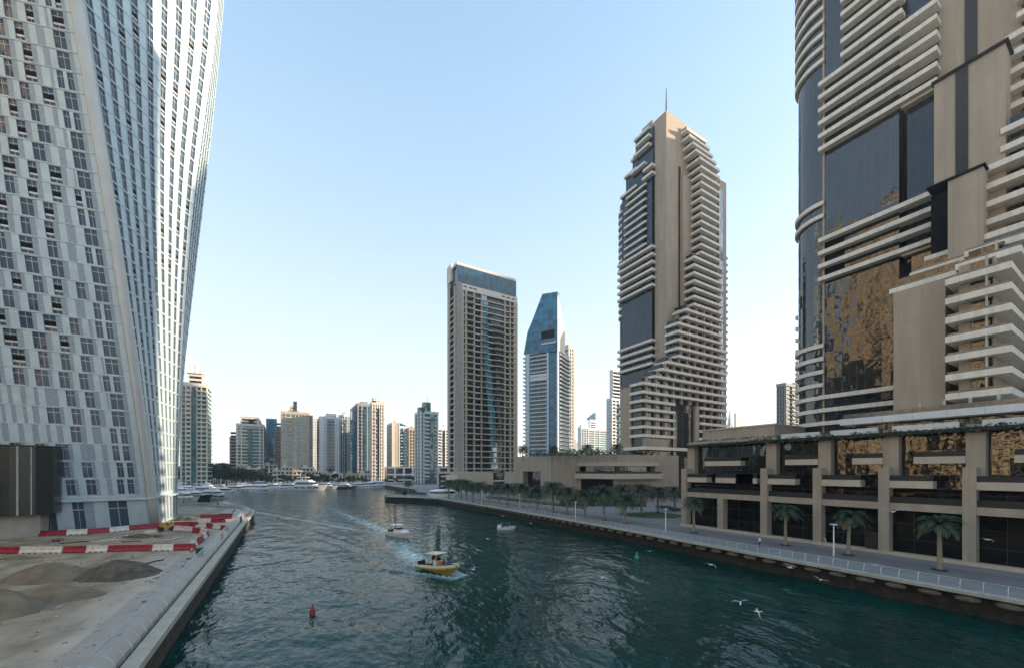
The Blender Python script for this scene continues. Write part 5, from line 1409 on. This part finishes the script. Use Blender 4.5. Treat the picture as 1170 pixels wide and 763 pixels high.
# (bearing, waterline y, style, scale, heading relative to the view axis in degrees: 90 = bow to the right)
YL = [(222,570.5,2,.85,93),(205,567,0,1.1,88),(212,572,1,1.0,95),(247,569,0,.95,88),(214,564,0,1.1,80),(232,563.5,0,1.0,85),(259,564.5,1,1.0,70),(240,560.5,0,.9,100),(270,561.5,0,.9,60),(254,558.8,1,.95,90),
 (280,560.5,0,.9,75),(291,560.6,1,1.15,80),(301,561.8,0,1.15,110),(285,557.5,0,.8,90),(313,559.4,1,1.2,88),(322,558.6,0,.9,95),(331,559.4,1,1.2,80),(342,558.7,1,1.0,92),(357,559.4,2,.01,90),
 (353,559.6,0,1.55,90),(346,558,0,1.1,85),(374,558,1,1.2,92),(383,557.6,0,.9,90),(396,557.8,2,.75,88),(404,557,1,1.1,95),(413,557.2,0,.95,86),(423,557.2,1,1.2,90),(433,557,0,1.25,92),(444,555.6,1,.9,90),(455,555.8,1,.9,88),(470,552.8,1,.8,90),(484,552,1,.9,90)]
YL = sorted([y for y in YL if y[3] > .1])
for i, (px, py, stl, sc, hd) in enumerate(YL):
    D = F*EYE/(py-537); p = at(px, D, 0); rz = radians(90-HEAD-hd); sc *= 1.2
    nm_ = ('white yacht with flybridge','low white motor yacht','dark-hulled white yacht')[stl]; k_ = len(YL)-1-i
    lab = nm_+' moored in the far basin, '+((ORD[i]+' from the left') if i < 16 else (ORD[k_]+' from the right' if k_ else 'rightmost of all'))
    if stl not in yu: yu.add(stl); o = ys_[stl]; o.location = p; o.rotation_euler.z = rz; o.scale = (sc,)*3; o['label'] = lab
    else: copy_tree(ys_[stl], p, rz, sc, lab)
# floating pontoon of the basin
for px0, px1, py, lab in ((262,300,558.4,'low floating pontoon behind the left group of moored yachts'),(330,440,556.9,'long low floating pontoon behind the right group of moored yachts')):
    a = at(px0, F*EYE/(py-537)); b = at(px1, F*EYE/(py-537)); d = (b-a).to_2d().normalized(); q = MB()
    q.obox(((a.x+b.x)/2,(a.y+b.y)/2), d, Vector((-d.y,d.x)), (b-a).length/2, 1.2, -.4, .5); tag(q.build('pontoon', cope), lab, 'pontoon')

# ---------------------------------------------------------------- people
skin = mat('skin', (.36,.21,.14), .6); hairm = mat('dark_hair', (.02,.015,.012), .7)
cl = {'dark':mat('dark_cloth',(.03,.03,.04),.9), 'white':mat('white_cloth',(.6,.6,.58),.9), 'blue':mat('blue_cloth',(.04,.07,.22),.9), 'orange':mat('orange_cloth',(.55,.16,.03),.9), 'red':mat('red_cloth',(.35,.03,.03),.9), 'grey':mat('grey_cloth',(.2,.2,.2),.9)}
def body_mesh(pose):
    if pose == 'stand':
        J = [(0,0,.95),(0,0,1.15),(0,.01,1.36),(0,.0,1.48),(0,.0,1.62), (.10,0,.90),(.11,.02,.5),(.12,-.02,.07),(.12,.12,.04), (-.10,0,.90),(-.11,.10,.5),(-.12,.02,.07),(-.12,.16,.04), (.19,0,1.40),(.24,-.02,1.13),(.24,.08,.90), (-.19,0,1.40),(-.24,-.02,1.13),(-.22,.14,.92)]
    else:
        J = [(0,0,.50),(0,-.03,.70),(0,-.02,.90),(0,0,1.02),(0,.02,1.17), (.10,.02,.50),(.13,.42,.50),(.13,.42,.10),(.13,.54,.05), (-.10,.02,.50),(-.13,.42,.50),(-.13,.42,.10),(-.13,.54,.05), (.19,-.02,.95),(.25,.08,.72),(.18,.30,.62), (-.19,-.02,.95),(-.25,.08,.72),(-.18,.30,.62)]
    E_ = [(0,1),(1,2),(2,3),(3,4),(0,5),(5,6),(6,7),(7,8),(0,9),(9,10),(10,11),(11,12),(2,13),(13,14),(14,15),(2,16),(16,17),(17,18)]
    Rr = [.15,.14,.155,.055,.10, .095,.065,.045,.04, .095,.065,.045,.04, .065,.045,.035, .065,.045,.035]
    me = bpy.data.meshes.new('person'); me.from_pydata(J, E_, [])
    o = bpy.data.objects.new('person_tmp', me); COL.objects.link(o)
    md = o.modifiers.new('s', 'SKIN'); ly = me.skin_vertices[0].data if me.skin_vertices else None
    if ly is None:
        bpy.context.view_layer.objects.active = o
        me.attributes.new('skin', 'FLOAT', 'POINT'); ly = me.skin_vertices[0].data
    for i, r in enumerate(Rr): ly[i].radius = (r, r*.8 if i < 3 else r)
    ly[0].use_root = True
    s2 = o.modifiers.new('b', 'SUBSURF'); s2.levels = 1; s2.render_levels = 1
    dg = bpy.context.evaluated_depsgraph_get(); out = bpy.data.meshes.new_from_object(o.evaluated_get(dg))
    bpy.data.objects.remove(o); out.name = 'person'
    out.polygons.foreach_set('use_smooth', [True]*len(out.polygons))
    return out, (J[4], pose)
BM = {}
def person(p, rz, pose, top, legs, label, sc=1.0):
    key = (pose, top, legs)
    if key not in BM:
        me, (hd, _) = body_mesh(pose); me.materials.append(cl[top]); me.materials.append(cl[legs]); me.materials.append(skin)
        waist = .93 if pose == 'stand' else .52
        for f in me.polygons:
            z = f.center.z; x = abs(f.center.x)
            f.material_index = 2 if z > hd[2]-.13 or (x > .17 and z < (1.1 if pose == 'stand' else .70) and z > .5) else (1 if z < waist else 0)
        BM[key] = (me, hd)
    me, hd = BM[key]
    o = bpy.data.objects.new('person', me); COL.objects.link(o); o.location = p; o.rotation_euler.z = rz; o.scale = (sc,)*3
    tag(o, label, 'person')
    h = MB().ell((hd[0],hd[1]-.02,hd[2]+.045), .098,.108,.085,10,6); hm = h.build('hair', hairm, None, smooth=True); hm.parent = o
    return o
for px, py, rz, pose, a, b, lab in ((275.4,597.5,.4,'stand','dark','dark','person in dark clothes standing beside the left quay railing'),(268,585.5,2,'sit','dark','dark','person in dark clothes crouching on the sunlit edge of the left quay'),
  (249,578.8,1,'stand','dark','grey','person in dark clothes at the far railing of the left quay'),(281.5,591,1.3,'stand','red','dark','person in red top by the left quay railing'),(209.5,576.5,2.4,'stand','dark','dark','dark figure right of the twisting tower foot, left of a pair'),(212,576.8,.4,'stand','grey','dark','figure in grey right of the twisting tower foot, right of a pair'),
  (602.5,582.3,.5,'stand','white','grey','person in white top walking on the promenade below the tall doorway'),(579.5,579.8,2,'stand','dark','grey','person in dark top on the promenade below the podium left corner'),(623,585.5,1,'stand','red','white','person in red top near the railing of the promenade'),
  (868,625,1.1,'stand','white','dark','person in white top on the promenade right of the leftmost slim palm')):
    person(gnd(px,py,2.21), rz, pose, a, b, lab)

# ---------------------------------------------------------------- yellow inflatable with passengers
stern, bow = gnd(486,648.5,0), gnd(520,657,0)
ctr = (stern+bow)/2; rzb = atan2(bow.y-stern.y, bow.x-stern.x)
RB_ = thing('inflatable_boat', (0,0,0), 'yellow inflatable tour boat with cream canopy and passengers, speeding towards the camera', 'boat')
Lb = 7.6
hull(MB(), Lb, 2.1, .55, -.35, .4, rake=.2).build('hull', yell, RB_)
MB().loft([[(x,-.85,.55),(x,.85,.55),(x,.85,.62),(x,-.85,.62)] for x in (-3.5,1.6)]).build('deck', M['recess'], RB_)
pth = [(-3.9,-1.12,.62),(-2,-1.2,.64),(0,-1.2,.68),(1.6,-1.08,.76),(2.8,-.72,.88),(3.65,-.22,1.0),(3.65,.22,1.0),(2.8,.72,.88),(1.6,1.08,.76),(0,1.2,.68),(-2,1.2,.64),(-3.9,1.12,.62)]
MB().path(pth, [.22,.30,.31,.31,.30,.26,.26,.30,.31,.31,.30,.22], 12).build('tube', tubey, RB_, smooth=True)
MB().path([(x,y*1.22,z+.05) for x,y,z in pth], [.05]*12, 6).build('rubbing_strake', whitep, RB_)
cn = MB().box(-.9,-.2,-.42,.42,.6,1.55).build('console', hullw, RB_)
MB().prism([(-.2,-.4),(-.1,-.4),(-.1,.4),(-.2,.4)],1.5,1.85).build('windscreen', bglass, cn)
for sx in (-1.5,.1):
    for sy in (-.65,.65): MB().path([(sx,sy,.6),(sx+.05,sy*.95,2.45)],[.035,.035],6).build('canopy_post', M['steel'], RB_)
MB().loft([[(-2.0,-.95,2.42),(.6,-.95,2.42),(.6,.95,2.42),(-2.0,.95,2.42)],[(-2.0,-.98,2.5),(.62,-.98,2.5),(.62,.98,2.5),(-2.0,.98,2.5)],[(-1.6,-.6,2.62),(.3,-.6,2.62),(.3,.6,2.62),(-1.6,.6,2.62)]]).build('canopy', canv, RB_)
for x in (.45,1.25,2.0): MB().box(x-.2,x+.2,-.72+max(0,x-1.2)*.3,.72-max(0,x-1.2)*.3,.62,.98).build('seat', M['black'], RB_)
for s in (-.35,.35):
    e = MB().loft([[(-4.15,s-.14,.2),(-3.75,s-.14,.2),(-3.75,s+.14,.2),(-4.15,s+.14,.2)],[(-4.3,s-.18,.85),(-3.72,s-.18,.85),(-3.72,s+.18,.85),(-4.3,s+.18,.85)],[(-4.2,s-.15,1.2),(-3.8,s-.15,1.25),(-3.8,s+.15,1.25),(-4.2,s+.15,1.2)]]); e.build('outboard', M['dark'], RB_)
RB_.location = (ctr.x, ctr.y, .08); RB_.rotation_euler = (0, radians(-4), rzb)
def onboat(x, y, z):
    return Vector((ctr.x+x*cos(rzb)-y*sin(rzb), ctr.y+x*sin(rzb)+y*cos(rzb), z+.08+x*tan(radians(4))))
for x, y, zz, pose, a, b, lab in ((-1.25,-.15,.62,'stand','dark','dark','person in black standing at the stern of the yellow inflatable, left of two'),(-1.3,.35,.62,'stand','orange','dark','person in orange vest standing behind the console of the yellow inflatable'),
   (.45,-.42,.48,'sit','orange','grey','passenger in orange on the rear bench of the yellow inflatable, near side'),(.45,.4,.48,'sit','orange','dark','passenger in orange on the rear bench of the yellow inflatable, far side'),
   (1.25,-.4,.5,'sit','dark','dark','passenger in black on the middle bench of the yellow inflatable, near side'),(1.25,.4,.5,'sit','blue','dark','passenger in blue on the middle bench of the yellow inflatable, far side'),
   (2.0,-.28,.54,'sit','blue','dark','passenger in blue on the front bench of the yellow inflatable, near side'),(2.0,.28,.54,'sit','blue','grey','passenger in blue on the front bench of the yellow inflatable, far side')):
    person(onboat(x,y,zz), rzb-pi/2, pose, a, b, lab)
# white cabin boat
s2, b2 = gnd(444,610,0), gnd(471,615.5,0); c2 = (s2+b2)/2; rz2 = atan2(b2.y-s2.y, b2.x-s2.x)
Wb = thing('motor_boat', (0,0,0), 'small white cabin motor boat following behind the yellow inflatable', 'boat')
hull(MB(), 8, 2.6, .95, -.35, .3, rake=.15).build('hull', hullw, Wb)
MB().box(-3.6,-.9,-1.0,1.0,.92,.99).build('deck', teak, Wb)
cabin(MB(), -1.0, 3.0, 1.0, .95, 1.45, .9, 0).build('fore_cabin', hullw, Wb)
cabin(MB(), -1.1, .7, .85, 1.4, 2.1, .5, .05).build('wheelhouse', hullw, Wb)
cabin(MB(), -.9, .78, .82, 1.6, 1.95, .45, .0, tw=1.0).build('wheelhouse_window', bglass, Wb)
cabin(MB(), -2.4, .6, .95, 2.45, 2.55, .3, .0).build('hardtop', hullw, Wb)
for sx in (-2.2,-.2):
    for sy in (-.8,.8): MB().path([(sx,sy,.95),(sx,sy*.95,2.46)],[.04,.04],6).build('hardtop_post', M['steel'], Wb)
MB().path([(-1.2,0,2.5),(-1.5,0,3.6)],[.05,.02],6).build('aerial', M['steel'], Wb)
MB().box(-4.3,-3.8,-.3,.3,.3,1.3).build('outboard', M['dark'], Wb)
MB().box(-3.3,-2.6,-.9,.9,.98,1.35).build('seat', M['black'], Wb)
Wb.location = (c2.x,c2.y,.05); Wb.rotation_euler = (0, radians(-2), rz2)
person(Vector((c2.x-1.6*cos(rz2),c2.y-1.6*sin(rz2),.98)), rz2-pi/2, 'stand','dark','dark','person in dark clothes standing in the stern of the white cabin boat')
# small dinghy by the right quay
p = gnd(579,604,0); Dg = thing('dinghy', (0,0,0), 'small white open boat with dark awning drifting near the right quay wall', 'boat')
hull(MB(), 4.6, 1.8, .55, -.25, .3).build('hull', hullw, Dg)
MB().box(-1.5,1.2,-.6,.6,.5,.57).build('deck', M['recess'], Dg)
MB().box(-2.2,-1.4,-.6,.6,.55,1.05).build('stern_box', hullw, Dg)
MB().box(-.1,.4,-.35,.35,.55,1.1).build('console', hulld, Dg)
for sx in (-1.2,.6): MB().path([(sx,-.6,.55),(sx,-.6,1.5),(sx,.6,1.5),(sx,.6,.55)],[.03]*4,5).build('awning_frame', M['steel'], Dg)
MB().loft([[(-1.4,-.7,1.5),(.8,-.7,1.5),(.8,.7,1.5),(-1.4,.7,1.5)],[(-1.3,-.6,1.58),(.7,-.6,1.58),(.7,.6,1.58),(-1.3,.6,1.58)]]).build('awning', hulld, Dg)
Dg.location = (p.x,p.y,.02); Dg.rotation_euler.z = radians(90-HEAD-82)
# buoys
p = gnd(357,700,0); Bu = thing('buoy', (0,0,0), 'small red can buoy with a cone top floating in the near canal', 'buoy')
MB().tube((0,0,-.3),(0,0,.30),.26,.26,14).build('float', redp, Bu); MB().tube((0,0,.30),(0,0,.78),.19,.05,12).build('tower', redp, Bu); MB().ell((0,0,.86),.08,.08,.09).build('lamp', redp, Bu)
Bu.location = p
tealp = mat('teal_plastic', (.03,.30,.24), .5)
p = gnd(727.5,637,0); Bu = thing('buoy', (0,0,0), 'small teal-green cone buoy floating near the right quay', 'buoy')
MB().tube((0,0,-.2),(0,0,.2),.36,.36,14).build('float', tealp, Bu); MB().tube((0,0,.2),(0,0,1.1),.26,.03,12).build('cone', tealp, Bu)
Bu.location = p

# ---------------------------------------------------------------- gulls
gullw = mat('white_feather', (.75,.76,.76), .7); gullg = mat('grey_feather', (.38,.40,.43), .7)
def gull(up, fold, label):
    t = thing('seagull', (0,0,0), label, 'gull', 'gulls over the canal')
    rings = []
    for x, r, z in ((-.20,.012,.0),(-.14,.03,.0),(-.05,.052,0),(.05,.056,0),(.12,.04,.012),(.155,.030,.02),(.185,.032,.026),(.21,.02,.024),(.245,.006,.016)):
        rings.append([(x, r*cos(a), z+r*sin(a)) for a in [2*pi*i/10 for i in range(10)]])
    MB().loft(rings).build('body', gullw, t, smooth=True)
    MB().prism([(-.15,-.03),(-.31,-.06),(-.30,.06),(-.15,.03)],-.004,.006).build('tail', gullw, t)
    for s in (-1,1):
        m = MB(); sec = [(0,.09,.03,0),(.2,.085,-.05,up*.16),(.36,.05,-.08,up*.2),(.52,-.02,-.09,up*.2-fold),(.60,-.10,-.12,up*.18-fold*1.6)]
        rg = [[(f, s*y*1.0, z+.02),( (f+b)/2, s*y, z+.034),(b, s*y, z+.02),((f+b)/2, s*y, z+.012)] for y,f,b,z in sec]
        m.loft(rg if s > 0 else [r[::-1] for r in rg]).build('wing', gullg, t, smooth=True)
    return t
G_ = [(846,688,33,'white gull with raised wings low over the near water',.9,.0,.6),(865.5,698,32,'white gull with drooping wing tips just right of the raised-wing gull',.25,.25,.2),(1020,584,40,'large gull gliding before the dark podium glass on the right',.6,.0,1.25),
 (1129,616,46,'gull flying level before the rightmost podium bay',.15,.05,1.0),(999,645,46,'gull low over the right promenade pavers',.6,0,1),(1134,591,60,'small gull before the right podium, above the level-flying one',.3,.1,.8),
 (742.5,629,62,'gull close to the quay wall near the teal buoy',.1,.05,1),(812.5,644.5,46,'gull gliding over dark water below the left podium bays',.1,.1,1.1),(902.5,648,44,'gull just before the right quay edge below the second slim palm',.7,0,1),
 (937.5,662,40,'gull near the right quay edge, below the lamp post with flat head',.5,0,.9),(868,619,66,'gull standing out over the promenade left of the second slim palm',.8,0,.9),(688.7,659,44,'gull low over the middle of the canal, right part',.1,.05,.9),
 (556.7,615,74,'gull low over the water below the small open boat',.3,0,1.1),(546,628,60,'gull gliding right of the yellow inflatable',.15,.05,1.1),(540.5,650,48,'gull with raised wings just right of the yellow inflatable bow',.9,0,1),(574.5,589.5,100,'gull before the quay wall above the small open boat',.8,0,1.3),(606.5,597.5,92,'gull before the quay wall right of the small open boat',.3,0,1.1),
 (617,553,90,'gull high before the centre podium doorway',.2,0,1),(512,617,80,'gull low over the water between the two wakes and the quay',.3,0,.9)]
for i, (px, py, D, lab, up, fold, sz) in enumerate(G_):
    g = gull(up, fold, lab); g.location = at(px, D, EYE+(537-py)*D/F); g.rotation_euler = (radians((i*37)%30-15), radians((i*17)%20-12), i*1.7+.5); g.scale = (1.3*max(.85,sz),)*3

# ---------------------------------------------------------------- the hazy air
hm = bpy.data.materials.new('haze'); hm.use_nodes = True; n = hm.node_tree.nodes; n.remove(n['Principled BSDF'])
pv = n.new('ShaderNodeVolumePrincipled'); pv.inputs['Color'].default_value = (.86,.93,1,1); pv.inputs['Density'].default_value = .00017; pv.inputs['Anisotropy'].default_value = .3
hm.node_tree.links.new(pv.outputs[0], n['Material Output'].inputs['Volume'])
m = MB().box(-1900, 1900, -300, 1900, -3.6, 240); tag(m.build('haze', hm), kind='stuff')
